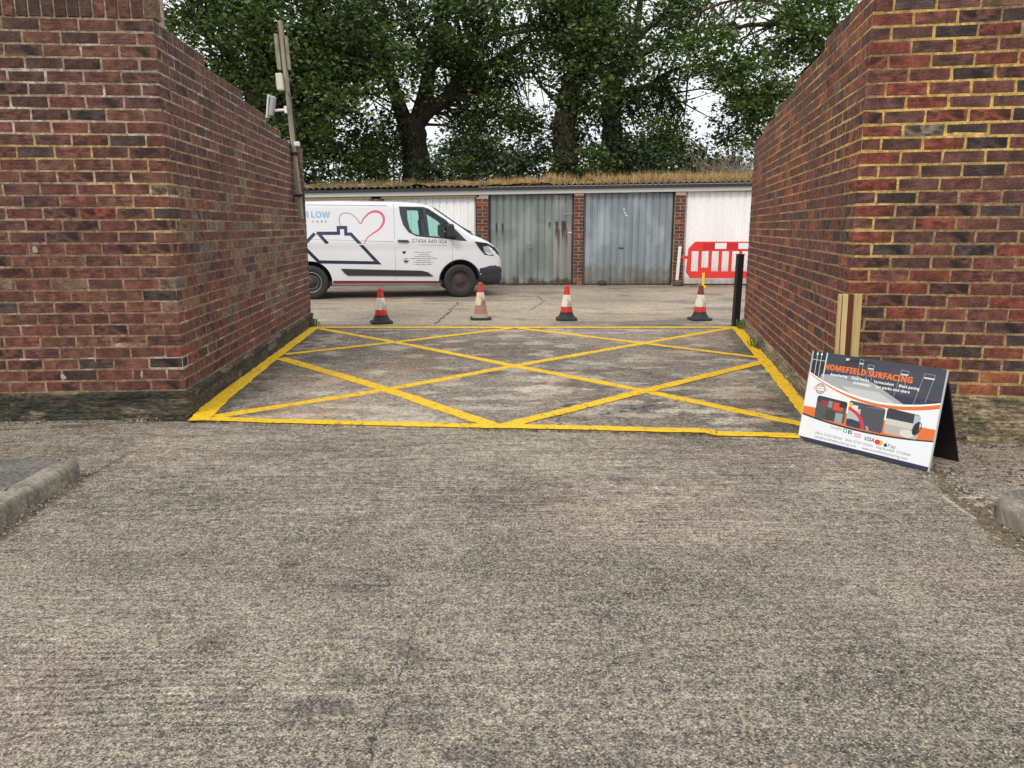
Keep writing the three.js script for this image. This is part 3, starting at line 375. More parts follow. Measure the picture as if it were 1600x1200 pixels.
function garageDoor(x0, x1, seed, col, label, extras) {
  const w = x1 - x0 - 0.06, h = topAt((x0 + x1) / 2) - 0.035, d = new THREE.Group(); d.name = 'garage_door'; d.userData.label = label; row.add(d);
  const { g, map } = doorPanel(w, h, seed, col), m = mesh('door_panel', g, std({ map, roughness: 0.55, metalness: 0.05, side: THREE.DoubleSide }), d); m.position.set(x0 + 0.03, 0.028, GZ - 0.05);
  mesh('door_frame', merge(box(0.028, h + 0.03, 0.05, x0 + 0.014, h / 2 + 0.015, GZ - 0.04), box(0.028, h + 0.03, 0.05, x1 - 0.014, h / 2 + 0.015, GZ - 0.04), box(w, 0.028, 0.02, (x0 + x1) / 2, 0.012, GZ - 0.07)), blackMat, d);
  extras?.(d, x0, x1, h); return d;
}
const handle = (d, x, y, m = steelMat) => mesh('handle', merge(box(0.1, 0.022, 0.02, x, y, GZ - 0.012), cyl(0.02, 0.02, 0.02, x - 0.04, y, GZ - 0.02, Math.PI / 2), cyl(0.014, 0.014, 0.02, x + 0.035, y, GZ - 0.02, Math.PI / 2)), m, d);
const whiteDoor = (x, y, b, o) => { o[0] = 250; o[1] = 251; o[2] = 250; mixc(o, [196, 192, 180], sst(0.22 - y + (b - 0.5) * 0.3, 0, 0.2) * 0.6); };
garageDoor(-5.6, -3.4, 41, whiteDoor, 'white ribbed door hidden mostly behind the van');
garageDoor(-3.15, -0.86, 42, whiteDoor, 'white ribbed garage door behind the van bonnet', (d) => handle(d, -2, 0.95));
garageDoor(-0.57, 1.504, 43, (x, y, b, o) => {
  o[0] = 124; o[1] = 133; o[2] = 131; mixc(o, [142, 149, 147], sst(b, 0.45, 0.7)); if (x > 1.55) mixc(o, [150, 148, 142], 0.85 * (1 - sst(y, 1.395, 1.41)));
  mixc(o, [150, 152, 148], (1 - sst(Math.abs(y - 1.4) + (b - 0.5) * 0.1, 0.02, 0.1)) * 0.5);
  for (const [cx, cy, w, l, c, k] of [[0.16, 1.44, 0.03, 0.3, [40, 38, 36], 0.8], [0.31, 1.44, 0.03, 0.34, [40, 38, 36], 0.85], [1.46, 1.46, 0.035, 0.16, [50, 44, 42], 0.8], [1.63, 1.47, 0.05, 0.5, [58, 40, 34], 0.9], [1.8, 1.47, 0.07, 0.5, [66, 38, 32], 0.9], [1.68, 1.3, 0.03, 0.6, [74, 62, 56], 0.7], [1.88, 1.3, 0.03, 0.6, [74, 62, 56], 0.6]]) mixc(o, c, k * drip(x, y, cx, cy, w, l));
  mixc(o, [74, 58, 48], sst(0.2 - y + (fbm(x * 9, y * 6, 3) - 0.5) * 0.4, 0.02, 0.18) * 0.75);
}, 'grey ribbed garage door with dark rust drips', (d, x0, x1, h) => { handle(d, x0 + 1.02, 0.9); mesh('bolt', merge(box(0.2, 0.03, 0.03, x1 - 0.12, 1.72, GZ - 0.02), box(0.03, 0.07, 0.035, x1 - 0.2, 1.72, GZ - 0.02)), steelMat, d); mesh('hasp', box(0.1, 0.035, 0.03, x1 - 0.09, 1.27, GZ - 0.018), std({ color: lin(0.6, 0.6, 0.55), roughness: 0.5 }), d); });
garageDoor(1.733, 3.944, 44, (x, y, b, o) => {
  o[0] = 136; o[1] = 146; o[2] = 151; mixc(o, [158, 168, 174], sst(b, 0.45, 0.7) * 0.7);
  mixc(o, [112, 108, 100], sst(0.5 - y + (fbm(x * 8, y * 3, 3) - 0.5) * 0.5, 0, 0.2) * 0.6); mixc(o, [92, 90, 74], sst(0.16 - y + (fbm(x * 8 + 4, y * 3, 3) - 0.5) * 0.3, 0, 0.12) * 0.6);
  for (const [cx, cy] of [[0.965, 1.80], [0.985, 1.72], [1.02, 1.655]]) { const e = 1 - sst(Math.hypot((x - cx) / 0.03, (y - cy) / 0.036) + (vn(x * 90, y * 90) - 0.5) * 0.7, 0.6, 1); mixc(o, [238, 238, 232], e); }
}, 'silver grey ribbed garage door with white paint dabs', (d, x0) => handle(d, x0 + 0.95, 0.9, blackMat));
garageDoor(4.191, 6.4, 45, whiteDoor, 'clean white ribbed garage door behind the barrier', (d, x0) => handle(d, x0 + 1.1, 0.95));
garageDoor(6.65, 8.8, 46, whiteDoor, 'white ribbed garage door at the end of the row');
// brick piers between the doors (bricks too far off to pick apart: one part per pier)
function pier(x0, x1, seed) {
  const r = rng(seed), w = x1 - x0, h = topAt((x0 + x1) / 2), gs = [], n = Math.floor((h - 0.01) / PH);
  for (let i = 0; i < n; i++) { const cells = i % 2 || w < 0.2 ? [[0, w]] : [[0, w / 2 - 0.004], [w / 2 + 0.004, w]]; for (const [a, b] of cells) { const g = chamferBox(b - a - 0.008, BH, BD, 0.004, r); g.translate(x0 + (a + b) / 2, i * PH + PH / 2, GZ + 0.05); const c = TONES[pick(r, [['redbrown', 5], ['red', 2], ['purple', 3], ['brown', 3], ['orange', seed === 1 ? 4 : 0.3]])], col = new Float32Array(g.attributes.position.count * 3); for (let k = 0; k < col.length; k++) col[k] = c[k % 3]; g.setAttribute('color', new THREE.BufferAttribute(col, 3)); gs.push(g); } }
  const p = mesh('brick_pier', mergeGeometries(gs, false), std({ vertexColors: true, map: brickTex[0].map, roughness: 0.9 }), row); p.userData.kind = 'stuff';
  mesh('mortar', box(w - 0.006, h, 0.2, (x0 + x1) / 2, h / 2, GZ), std({ color: lin(0.42, 0.34, 0.24), roughness: 1 }), p);
}
[[-5.85, -5.6], [-3.4, -3.15], [-0.86, -0.57], [1.504, 1.733], [3.944, 4.191], [6.4, 6.65], [8.8, 9.1]].forEach(([a, b], i) => pier(a, b, i === 2 ? 1 : 60 + i));
{
  const rot = Math.atan(slope), L = 15.2, cx = 1.6, y = topAt(cx);
  mesh('fascia', rbox(L, 0.1, 0.03, 0.004, cx, y + 0.05, GZ + 0.115, 0, 0, rot), fasciaMat, row);
  mesh('gutter', merge(box(L, 0.06, 0.07, cx, y + 0.135, GZ + 0.15, 0, 0, rot)), std({ color: lin(0.035, 0.035, 0.04), roughness: 0.5 }), row);
  mesh('gutter_lip', merge(box(10, 0.016, 0.02, cx + 2.6, y + 0.174 + 2.6 * slope, GZ + 0.19, 0, 0, rot)), fasciaMat, row);
  mesh('soffit_board', box(4.8, 0.05, 0.02, -3.2, topAt(-3.2) - 0.03, GZ + 0.09, 0, 0, rot), std({ color: lin(0.3, 0.2, 0.09), roughness: 0.8 }), row);
  const roofTex = texture(512, 512, (u, v, o) => { const g = vn(u * 200, v * 200), b = fbm(u * 10, v * 10, 4), m = sst(fbm(u * 16 + 3, v * 16, 3), 0.52, 0.68), t = 0.8 + (g - 0.5) * 0.4 + (b - 0.5) * 0.5; o[0] = 104 * t; o[1] = 95 * t; o[2] = 84 * t; mixc(o, [92, 78, 46], m * 0.7); o[3] = g; });
  const n = 1000, rg = grid(n, 6, (a, b) => { const x = cx - L / 2 + a * L, z = GZ + 0.24 - b * 5.2; return [x, topAt(x) + 0.2 + Math.sin(x * Math.PI * 2 / 0.147) * 0.022 + b * 0.26, z, x * 0.4, z * 0.4]; });
  mesh('corrugated_roof', rg, std({ map: roofTex.map, roughness: 0.95, side: THREE.DoubleSide }), row);
  mesh('back_wall', merge(box(L, 2.3, 0.2, cx, 1.15, GZ - 4.9), box(0.2, 2.1, 4.8, cx - L / 2 + 0.1, 1.05, GZ - 2.4), box(0.2, 2.1, 4.8, cx + L / 2 - 0.1, 1.05, GZ - 2.4)), std({ color: lin(0.2, 0.1, 0.07), map: brickTex[0].map }), row);
}

// ================================================================ THE VAN
{
  // local axes: x forward from the front wheel, y up, z towards the photographed side; outlines were measured on the photograph at 373 pixels to the metre
  const van = thing('panel_van', 'white panel van with a blue house and pink heart logo', 'van', [-1.215, 0, -16.62], 0.172);
  const Z8 = (X, Y) => [(X - 1190) / 373, (770 - Y) / 373];
  const interp = (t, x) => { if (x <= t[0][0]) return t[0][1]; for (let i = 1; i < t.length; i++) if (x <= t[i][0]) return lerp(t[i - 1][1], t[i][1], (x - t[i - 1][0]) / (t[i][0] - t[i - 1][0])); return t[t.length - 1][1]; };
  const TT = [[-4.1, 1.66], [-4.06, 1.8], [-3.98, 1.88], [-3.8, 1.905], [-2.4, 1.935], [-1.3, 1.925], [-0.95, 1.915], [-0.75, 1.895], [-0.62, 1.865], [-0.5, 1.81], [0.24, 1.3], [0.31, 1.265], [0.45, 1.215], [0.6, 1.145], [0.72, 1.065], [0.8, 0.995], [0.85, 0.925], [0.878, 0.83], [0.89, 0.72]];
  const WT = [[-4.1, 0.86], [-4.05, 0.91], [-3.95, 0.945], [-3.5, 0.97], [0.1, 0.97], [0.35, 0.955], [0.55, 0.92], [0.7, 0.87], [0.8, 0.815], [0.86, 0.75], [0.89, 0.68]];
  const BT = [[-4.1, 0.34], [-3.9, 0.27], [0.3, 0.25], [0.42, 0.36], [0.5, 0.5], [0.89, 0.52]];
  const T = (x) => interp(TT, x), W = (x) => interp(WT, x), B = (x) => interp(BT, x);
  const wide = (x, y) => W(x) * (y < 0.5 ? 1 - 0.035 * ((0.5 - y) / 0.25) ** 2 : y < 1.12 ? 1 - 0.006 * Math.sin((y - 0.5) / 0.62 * Math.PI) * 0 : 1 - 0.125 * (y - 1.12) / 0.8) + 0.008 * Math.exp(-(((y - 1.08) / 0.05) ** 2)) - 0.006 * Math.exp(-(((y - 0.98) / 0.06) ** 2));
  const NS = 22, NC = 6, NT = 5;
  const section = (x) => { const t = T(x), b = B(x), r = Math.min(0.15, (t - b) * 0.32), ys = t - r - 0.03, out = []; for (let i = 0; i <= NS; i++) { const y = lerp(b, ys, i / NS); out.push([y, wide(x, y)]); } const wc = wide(x, ys); for (let i = 1; i <= NC; i++) { const a = i / NC * Math.PI / 2; out.push([ys + r * Math.sin(a), wc - r + r * Math.cos(a)]); } for (let i = 1; i <= NT; i++) { const k = i / NT; out.push([ys + r + 0.03 * (1 - (1 - k) ** 2), (wc - r) * (1 - k)]); } return out; };
  const xs = []; for (let x = -4.1; x < -4.05; x += 0.02) xs.push(x); for (let x = -4.04; x < -0.9; x += 0.14) xs.push(x); for (let x = -0.9; x < 0.6; x += 0.04) xs.push(x); for (let x = 0.6; x < 0.891; x += 0.02) xs.push(x); xs[xs.length - 1] = 0.89;
  const pos = [], idx = [], ring = (NS + NC + NT) * 2 + 1;
  for (const x of xs) { const s = section(x); for (const [y, z] of s) pos.push(x, y, z); for (let i = s.length - 2; i >= 0; i--) pos.push(x, s[i][0], -s[i][1]); }
  const R2 = pos.length / 3 / xs.length;
  for (let i = 0; i < xs.length - 1; i++) for (let k = 0; k < R2; k++) { const a = i * R2 + k, b = i * R2 + (k + 1) % R2, c = a + R2, d = b + R2; idx.push(a, c, b, b, c, d); }
  for (const [i, s] of [[0, 1], [xs.length - 1, -1]]) { const c = pos.length / 3; pos.push(xs[i], lerp(B(xs[i]), T(xs[i]), 0.5), 0); for (let k = 0; k < R2; k++) { const a = i * R2 + k, b = i * R2 + (k + 1) % R2; if (s > 0) idx.push(c, a, b); else idx.push(c, b, a); } }
  let bg = new THREE.BufferGeometry(); bg.setAttribute('position', new THREE.Float32BufferAttribute(pos, 3)); bg.setIndex(idx); bg.setAttribute('uv', new THREE.Float32BufferAttribute(new Float32Array(pos.length / 3 * 2), 2)); bg.computeVertexNormals();
  { const n = bg.attributes.normal, p = bg.attributes.position; let c = 0; for (let i = 0; i < p.count; i++) if (p.getZ(i) > 0.5 && n.getZ(i) > 0) c++; else if (p.getZ(i) > 0.5 && n.getZ(i) < -0.3) c--; if (c < 0) { const ix = bg.index.array; for (let i = 0; i < ix.length; i += 3) { const t = ix[i]; ix[i] = ix[i + 1]; ix[i + 1] = t; } bg.computeVertexNormals(); } }
  const whitePaint = new THREE.MeshPhysicalMaterial({ color: lin(0.72, 0.735, 0.76), roughness: 0.35, clearcoat: 0.7, clearcoatRoughness: 0.08 }), wellMat = std({ color: lin(0.1, 0.1, 0.1), roughness: 0.9 }), cabMat = std({ color: lin(0.05, 0.055, 0.06), roughness: 0.8 });
  const paneA = [[806, 112], [918, 114], [932, 190], [945, 312], [890, 308], [845, 291], [822, 255], [808, 190]], paneB = [[946, 117], [968, 128], [1088, 205], [1120, 245], [1150, 290], [1128, 328], [1060, 322], [966, 315], [955, 200]];
  const shapeOf = (pts) => new THREE.Shape(pts.map(([X, Y]) => new THREE.Vector2(...Z8(X, Y))));
  const ev = new Evaluator(); ev.useGroups = true; ev.attributes = ['position', 'normal', 'uv'];
  let br = new Brush(bg, whitePaint); br.updateMatrixWorld();
  const cut = (g, m) => { const b = new Brush(plain(g), m); b.updateMatrixWorld(); br = ev.evaluate(br, b, SUBTRACTION); br.updateMatrixWorld(); };
  for (const [x, z] of [[0, 0.8], [0, -0.8], [-2.933, 0.8], [-2.933, -0.8]]) cut(new THREE.CylinderGeometry(0.405, 0.405, 0.56, 40).applyMatrix4(M4(x, 0.345, z, Math.PI / 2)), wellMat);
  for (const p of [paneA, paneB]) cut(new THREE.ExtrudeGeometry(shapeOf(p), { depth: 2.6, bevelEnabled: false }).translate(0, 0, -1.3), cabMat);
  br.name = 'body'; br.castShadow = br.receiveShadow = true; const body = new THREE.Mesh(br.geometry, br.material); body.name = 'body'; body.castShadow = body.receiveShadow = true; van.add(body);
  const onSide = (g, off, sgn = 1) => { const p = g.attributes.position; for (let i = 0; i < p.count; i++) { const x = p.getX(i), y = p.getY(i); p.setZ(i, sgn * (wide(x, y) + off + p.getZ(i))); } g.computeVertexNormals(); return g; };
  const fine = (shape, off, depth = 0.004, sgn = 1) => onSide(plain(new THREE.ExtrudeGeometry(shape, { depth, bevelEnabled: false, curveSegments: 8 })), off, sgn);
  // strip along the side following its curve
  const band = (pts, off, sgn = 1) => { const n = 24, t = pts[0], b = pts[1], g = grid(n, 3, (a, k) => { const x = lerp(lerp(b[0][0], b[1][0], a), lerp(t[0][0], t[1][0], a), k), y = lerp(lerp(b[0][1], b[1][1], a), lerp(t[0][1], t[1][1], a), k); return [x, y, sgn * (wide(x, y) + off + (k > 0.2 && k < 0.8 ? 0.012 : 0))]; }); return g; };
  const glass = new THREE.MeshPhysicalMaterial({ color: lin(0.62, 0.86, 0.82), transmission: 1, thickness: 0, roughness: 0.03, ior: 1.5 }), rubber = std({ color: lin(0.02, 0.02, 0.022), roughness: 0.55 }), plastic = std({ color: lin(0.022, 0.023, 0.027), roughness: 0.6 });
  const outline = [[748, 98], [925, 100], [962, 112], [1093, 196], [1245, 350], [1195, 346], [1115, 335], [940, 320], [868, 312], [812, 284], [775, 232], [755, 160]];
  for (const sgn of [1, -1]) {
    const s = shapeOf(outline); for (const p of [paneA, paneB]) s.holes.push(new THREE.Path(p.map(([X, Y]) => new THREE.Vector2(...Z8(X, Y)))));
    mesh('window_frame', fine(s, 0.001, 0.006, sgn), std({ color: lin(0.03, 0.036, 0.04), roughness: 0.25 }), van);
    for (const p of [paneA, paneB]) mesh('window_pane', onSide(new THREE.ShapeGeometry(shapeOf(p)), -0.008, sgn), glass, van);
    const lower = [Z8(312, 548), Z8(985, 606)];
    mesh('side_moulding', fine(shapeOf([[312, 547], [900, 566], [950, 578], [988, 608], [360, 596], [338, 580]]), 0.001, 0.018, sgn), plastic, van);
    mesh('sill_stripe', fine(shapeOf([[252, 634], [1052, 645], [1052, 662], [252, 655]]), 0.001, 0.003, sgn), std({ color: lin(0.16, 0.025, 0.04), roughness: 0.4 }), van);
    mesh('door_handle', fine(shapeOf([[728, 340], [800, 340], [816, 348], [808, 358], [735, 356]]), 0.012, 0.02, sgn), plastic, van);
    for (const l of [[[706, 70], [709, 120], [710, 680]], [[1138, 352], [1136, 470], [1128, 520]], [[10, 88], [640, 92], [668, 96]], [[10, 332], [705, 352]], [[45, 70], [47, 500]]]) { const q = []; for (let i = 1; i < l.length; i++) for (let k = 0; k <= 8; k++) { const [x, y] = Z8(lerp(l[i - 1][0], l[i][0], k / 8), lerp(l[i - 1][1], l[i][1], k / 8)); q.push(new THREE.Vector3(x, y, sgn * (wide(x, y) - 0.001))); } mesh('panel_gap', tube(q, 0.0035, 40, 5), std({ color: lin(0.2, 0.2, 0.21) }), van); }
    // head lamp: a dark housing with a bright reflector under a clear cover
    const lamp = [[1300, 352], [1400, 365], [1465, 400], [1497, 440], [1500, 464], [1440, 460], [1380, 452], [1350, 420]], hl = mesh('headlight', fine(shapeOf(lamp), 0.0, 0.008, sgn), std({ color: lin(0.03, 0.033, 0.036), roughness: 0.15 }), van);
    mesh('reflector', fine(shapeOf([[1366, 392], [1405, 386], [1440, 408], [1452, 452], [1408, 450], [1380, 432]]), 0.008, 0.006, sgn), std({ color: lin(0.8, 0.82, 0.85), roughness: 0.18, metalness: 0.85 }), hl);
    // wheel arch lip
    mesh('arch_lip', tube([[-0.42, 0.3, 0], [-0.4, 0.46, 0], [-0.3, 0.62, 0], [-0.12, 0.735, 0], [0.08, 0.75, 0], [0.26, 0.665, 0], [0.38, 0.52, 0], [0.42, 0.36, 0]].map(([x, y]) => new THREE.Vector3(x, y, sgn * (wide(x, y) + 0.002))), 0.012, 30, 6), plastic, van);
    // mirror
    const mir = mesh('mirror', rbox(0.15, 0.27, 0.2, 0.05, -0.2, 1.33, sgn * 1.12), plastic, van); mesh('mirror_arm', box(0.09, 0.06, 0.2, -0.12, 1.22, sgn * 0.98), plastic, mir);
    for (const [x, front] of [[0, 1], [-2.933, 0]]) {
      const w = new THREE.Group(); w.name = 'wheel'; van.add(w); w.position.set(x, 0.335, sgn * 0.845); w.rotation.x = sgn * Math.PI / 2;
      mesh('tyre', lathe([[0.205, -0.1], [0.27, -0.112], [0.318, -0.1], [0.335, -0.07], [0.335, 0.07], [0.318, 0.1], [0.27, 0.112], [0.205, 0.1]], 40), rubber, w);
      mesh('rim', merge(lathe([[0.205, 0.1], [0.195, 0.085], [0.19, 0.03], [0.12, 0.05], [0.075, 0.07], [0.06, 0.09], [0.001, 0.092]], 36)), front ? std({ color: lin(0.055, 0.04, 0.04), roughness: 0.7 }) : std({ color: lin(0.035, 0.036, 0.038), roughness: 0.5 }), w);
      for (let k = 0; k < 5; k++) { const a = k / 5 * Math.PI * 2; mesh('wheel_nut', cyl(0.013, 0.013, 0.03, Math.cos(a) * 0.09, 0.075, Math.sin(a) * 0.09, 0, 0, 0, 8), std({ color: lin(0.1, 0.07, 0.06), roughness: 0.6 }), w); }
      if (!front) mesh('trim_ring', plain(new THREE.TorusGeometry(0.195, 0.008, 8, 40)).applyMatrix4(M4(0, 0.102, 0, Math.PI / 2)), steelMat, w);
      if (!front) mesh('trim_ring', plain(new THREE.TorusGeometry(0.13, 0.006, 8, 40)).applyMatrix4(M4(0, 0.06, 0, Math.PI / 2)), steelMat, w);
    }
  }
  // bumper in black plastic wrapping the nose
  { const bx = [[0.4, 0.945], [0.5, 0.945], [0.62, 0.92], [0.74, 0.87], [0.84, 0.79], [0.895, 0.66], [0.915, 0.45], [0.922, 0.2], [0.922, 0]], path = [...bx, ...bx.slice(0, -1).reverse().map(([x, z]) => [x, -z])], prof = [[0.24, -0.09], [0.27, -0.03], [0.33, -0.005], [0.42, 0.002], [0.47, -0.006], [0.5, 0.006], [0.58, 0.002], [0.635, -0.012], [0.65, -0.05]];
    const g = grid(path.length - 1, prof.length - 1, (a, b) => { const [x, z] = path[Math.round(a * (path.length - 1))], [y, o] = prof[Math.round(b * (prof.length - 1))], l = Math.hypot(x - 0.2, z), yy = y > 0.6 && x < 0.66 ? y - 0.04 * sst(0.66 - x, 0, 0.14) : y < 0.3 ? y + 0.06 * sst(0.6 - x, 0, 0.2) : y; return [x + o * Math.max(0, (x - 0.4) * 2), yy, z + Math.sign(z) * o]; });
    mesh('front_bumper', g, std({ color: lin(0.022, 0.024, 0.032), roughness: 0.55, side: THREE.DoubleSide }), van);
    mesh('undertray', box(0.9, 0.05, 1.3, 0.4, 0.27, 0), plastic, van); mesh('floor_pan', box(4.2, 0.1, 1.5, -1.7, 0.29, 0), std({ color: lin(0.2, 0.19, 0.18), roughness: 0.9 }), van); for (const x of [0, -2.933]) mesh('axle', cyl(0.045, 0.045, 1.6, x, 0.335, 0, Math.PI / 2), wellMat, van);
    mesh('grille', box(0.02, 0.16, 1.0, 0.9, 0.74, 0), plastic, van); mesh('number_plate', box(0.01, 0.11, 0.5, 0.934, 0.46, 0), std({ color: lin(0.75, 0.75, 0.72), roughness: 0.4 }), van); }
  // windscreen laid on the sloping front, wipers, roof line
  { const g = grid(12, 12, (a, b) => { const x = lerp(-0.49, 0.22, a), t = T(x), w = wide(x, t - 0.18) - 0.17, z = lerp(-w, w, b); return [x, t + 0.006 - 0.03 * (z / w) ** 2, z]; }); mesh('windscreen', g, new THREE.MeshPhysicalMaterial({ color: lin(0.02, 0.03, 0.032), roughness: 0.04, clearcoat: 1, side: THREE.DoubleSide }), van);
    for (const z of [0.62, -0.1]) mesh('wiper', tube([[0.28, 1.3, z], [0.2, 1.345, z - 0.12], [0.1, 1.42, z - 0.42]], 0.012, 10, 6), plastic, van);
    for (const s of [1, -1]) mesh('windscreen_trim', tube([-0.5, -0.35, -0.2, 0, 0.2, 0.28].map((x) => { const t = T(x); return new THREE.Vector3(x, t - 0.03, s * (wide(x, t - 0.18) - 0.11)); }), 0.017, 20, 6), plastic, van); }
  // cab: two seats and a wheel seen through the glass
  { const fab = std({ color: lin(0.1, 0.115, 0.125), roughness: 0.9 }); const seat = mesh('seat', merge(rbox(0.13, 0.5, 0.46, 0.05, -0.66, 1.32, 0.42, 0, 0, 0.12), rbox(0.1, 0.16, 0.26, 0.04, -0.68, 1.6, 0.42)), fab, van); mesh('seat', seat.geometry.clone().translate(0, 0, -0.84), fab, van);
    mesh('steering_wheel', plain(new THREE.TorusGeometry(0.18, 0.016, 8, 28)).applyMatrix4(M4(-0.27, 1.28, 0.42, 0, Math.PI / 2 - 0.5, 0)), plastic, van); mesh('dashboard', rbox(0.3, 0.12, 1.4, 0.05, -0.1, 1.235, 0), cabMat, van); }
  // vinyl lettering and logo on the side
  const CX0 = -40, CX1 = 1130, CY0 = 110, CY1 = 540, K = 1.7;
  const logo = canvasTexture(Math.round((CX1 - CX0) * K), Math.round((CY1 - CY0) * K), (c) => {
    c.scale(K, K); c.translate(-CX0, -CY0); c.lineJoin = 'miter'; c.lineCap = 'butt';
    c.fillStyle = '#7fb4de'; c.font = 'bold 62px sans-serif'; c.save(); c.translate(4, 180); c.scale(1.0, 1); [['N', 2], ['B', 60], ['L', 108], ['O', 142], ['W', 190]].forEach(([t, x]) => c.fillText(t, x, 0)); c.restore();
    c.fillStyle = '#2b2f52'; c.font = 'bold 21px sans-serif'; let x = 12; for (const ch of 'RTY CARE') { c.fillText(ch, x, 214); x += ch === ' ' ? 22 : 30; }
    c.strokeStyle = '#1b2247'; c.lineWidth = 23; c.beginPath(); c.moveTo(150, 291); c.lineTo(306, 291); c.lineTo(306, 250); c.lineTo(358, 250); c.lineTo(358, 297); c.lineTo(394, 297); c.lineTo(582, 506); c.lineTo(158, 496); c.lineTo(36, 366); c.stroke();
    c.beginPath(); c.moveTo(64, 366); c.lineTo(138, 292); c.stroke(); c.beginPath(); c.moveTo(170, 300); c.lineTo(226, 366); c.stroke();
    c.fillStyle = '#1b2247'; c.fillRect(-20, 445, 44, 12); c.fillRect(-20, 474, 40, 12);
    const hg = c.createLinearGradient(320, 180, 640, 180); hg.addColorStop(0, '#7c3a68'); hg.addColorStop(0.55, '#d2346c'); hg.addColorStop(1, '#e84d83'); c.strokeStyle = hg; c.lineCap = 'round';
    const curve = [[322, 240], [314, 190], [330, 156], [362, 146], [400, 154], [440, 186], [466, 222], [490, 186], [530, 148], [572, 134], [612, 144], [634, 176], [630, 220], [598, 262], [550, 294], [510, 326], [484, 372]], sp = new THREE.SplineCurve(curve.map((q) => new THREE.Vector2(...q))).getPoints(120);
    for (let i = 1; i < sp.length; i++) { const t = i / sp.length; c.lineWidth = 4 + 14 * Math.exp(-(((t - 0.66) / 0.2) ** 2)); c.beginPath(); c.moveTo(sp[i - 1].x, sp[i - 1].y); c.lineTo(sp[i].x, sp[i].y); c.stroke(); }
    c.fillStyle = '#2e3038'; c.font = '40px sans-serif'; c.save(); c.translate(832, 360); c.rotate(0.03); c.fillText('07494 849 004', 0, 0, 274); c.restore();
    c.fillStyle = '#8b9096'; c.font = '9px sans-serif'; for (let i = 0; i < 30; i++) c.fillRect(866 + i * 7.6, 374 + i * 0.2, 4 + (i * 37 % 4), 4);
    c.fillStyle = '#6d7178'; for (let k = 0; k < 7; k++) { const w = [135, 80, 130, 200, 110, 140, 130][k], y0 = 428 + k * 15; let q = 915 - w / 2; let j = k * 5; while (q < 915 + w / 2) { const l = 3 + (j * 29 % 6); c.fillRect(q, y0, l, 4.5); q += l + 1.6 + (j % 5 === 0 ? 4 : 0); j++; } }
    c.fillStyle = '#2c313c'; c.beginPath(); c.moveTo(776, 444); c.bezierCurveTo(752, 430, 762, 414, 775, 424); c.bezierCurveTo(788, 414, 798, 430, 776, 444); c.fill(); c.beginPath(); c.arc(788, 492, 17, 0, 7); c.lineWidth = 3; c.strokeStyle = '#4a5160'; c.stroke(); c.beginPath(); c.moveTo(774, 497); c.lineTo(788, 483); c.lineTo(802, 497); c.lineTo(800, 503); c.lineTo(776, 503); c.fill();
  });
  const dg = grid(30, 14, (a, b) => { const [x, y] = Z8(lerp(CX0, CX1, a), lerp(CY1, CY0, b)); return [x, y, wide(x, y) + 0.003, a, b]; });
  { const n = dg.attributes.normal; }
  const dm = new THREE.MeshPhysicalMaterial({ map: logo, transparent: true, roughness: 0.35, clearcoat: 0.5 });
  mesh('side_lettering', dg, dm, van);
}

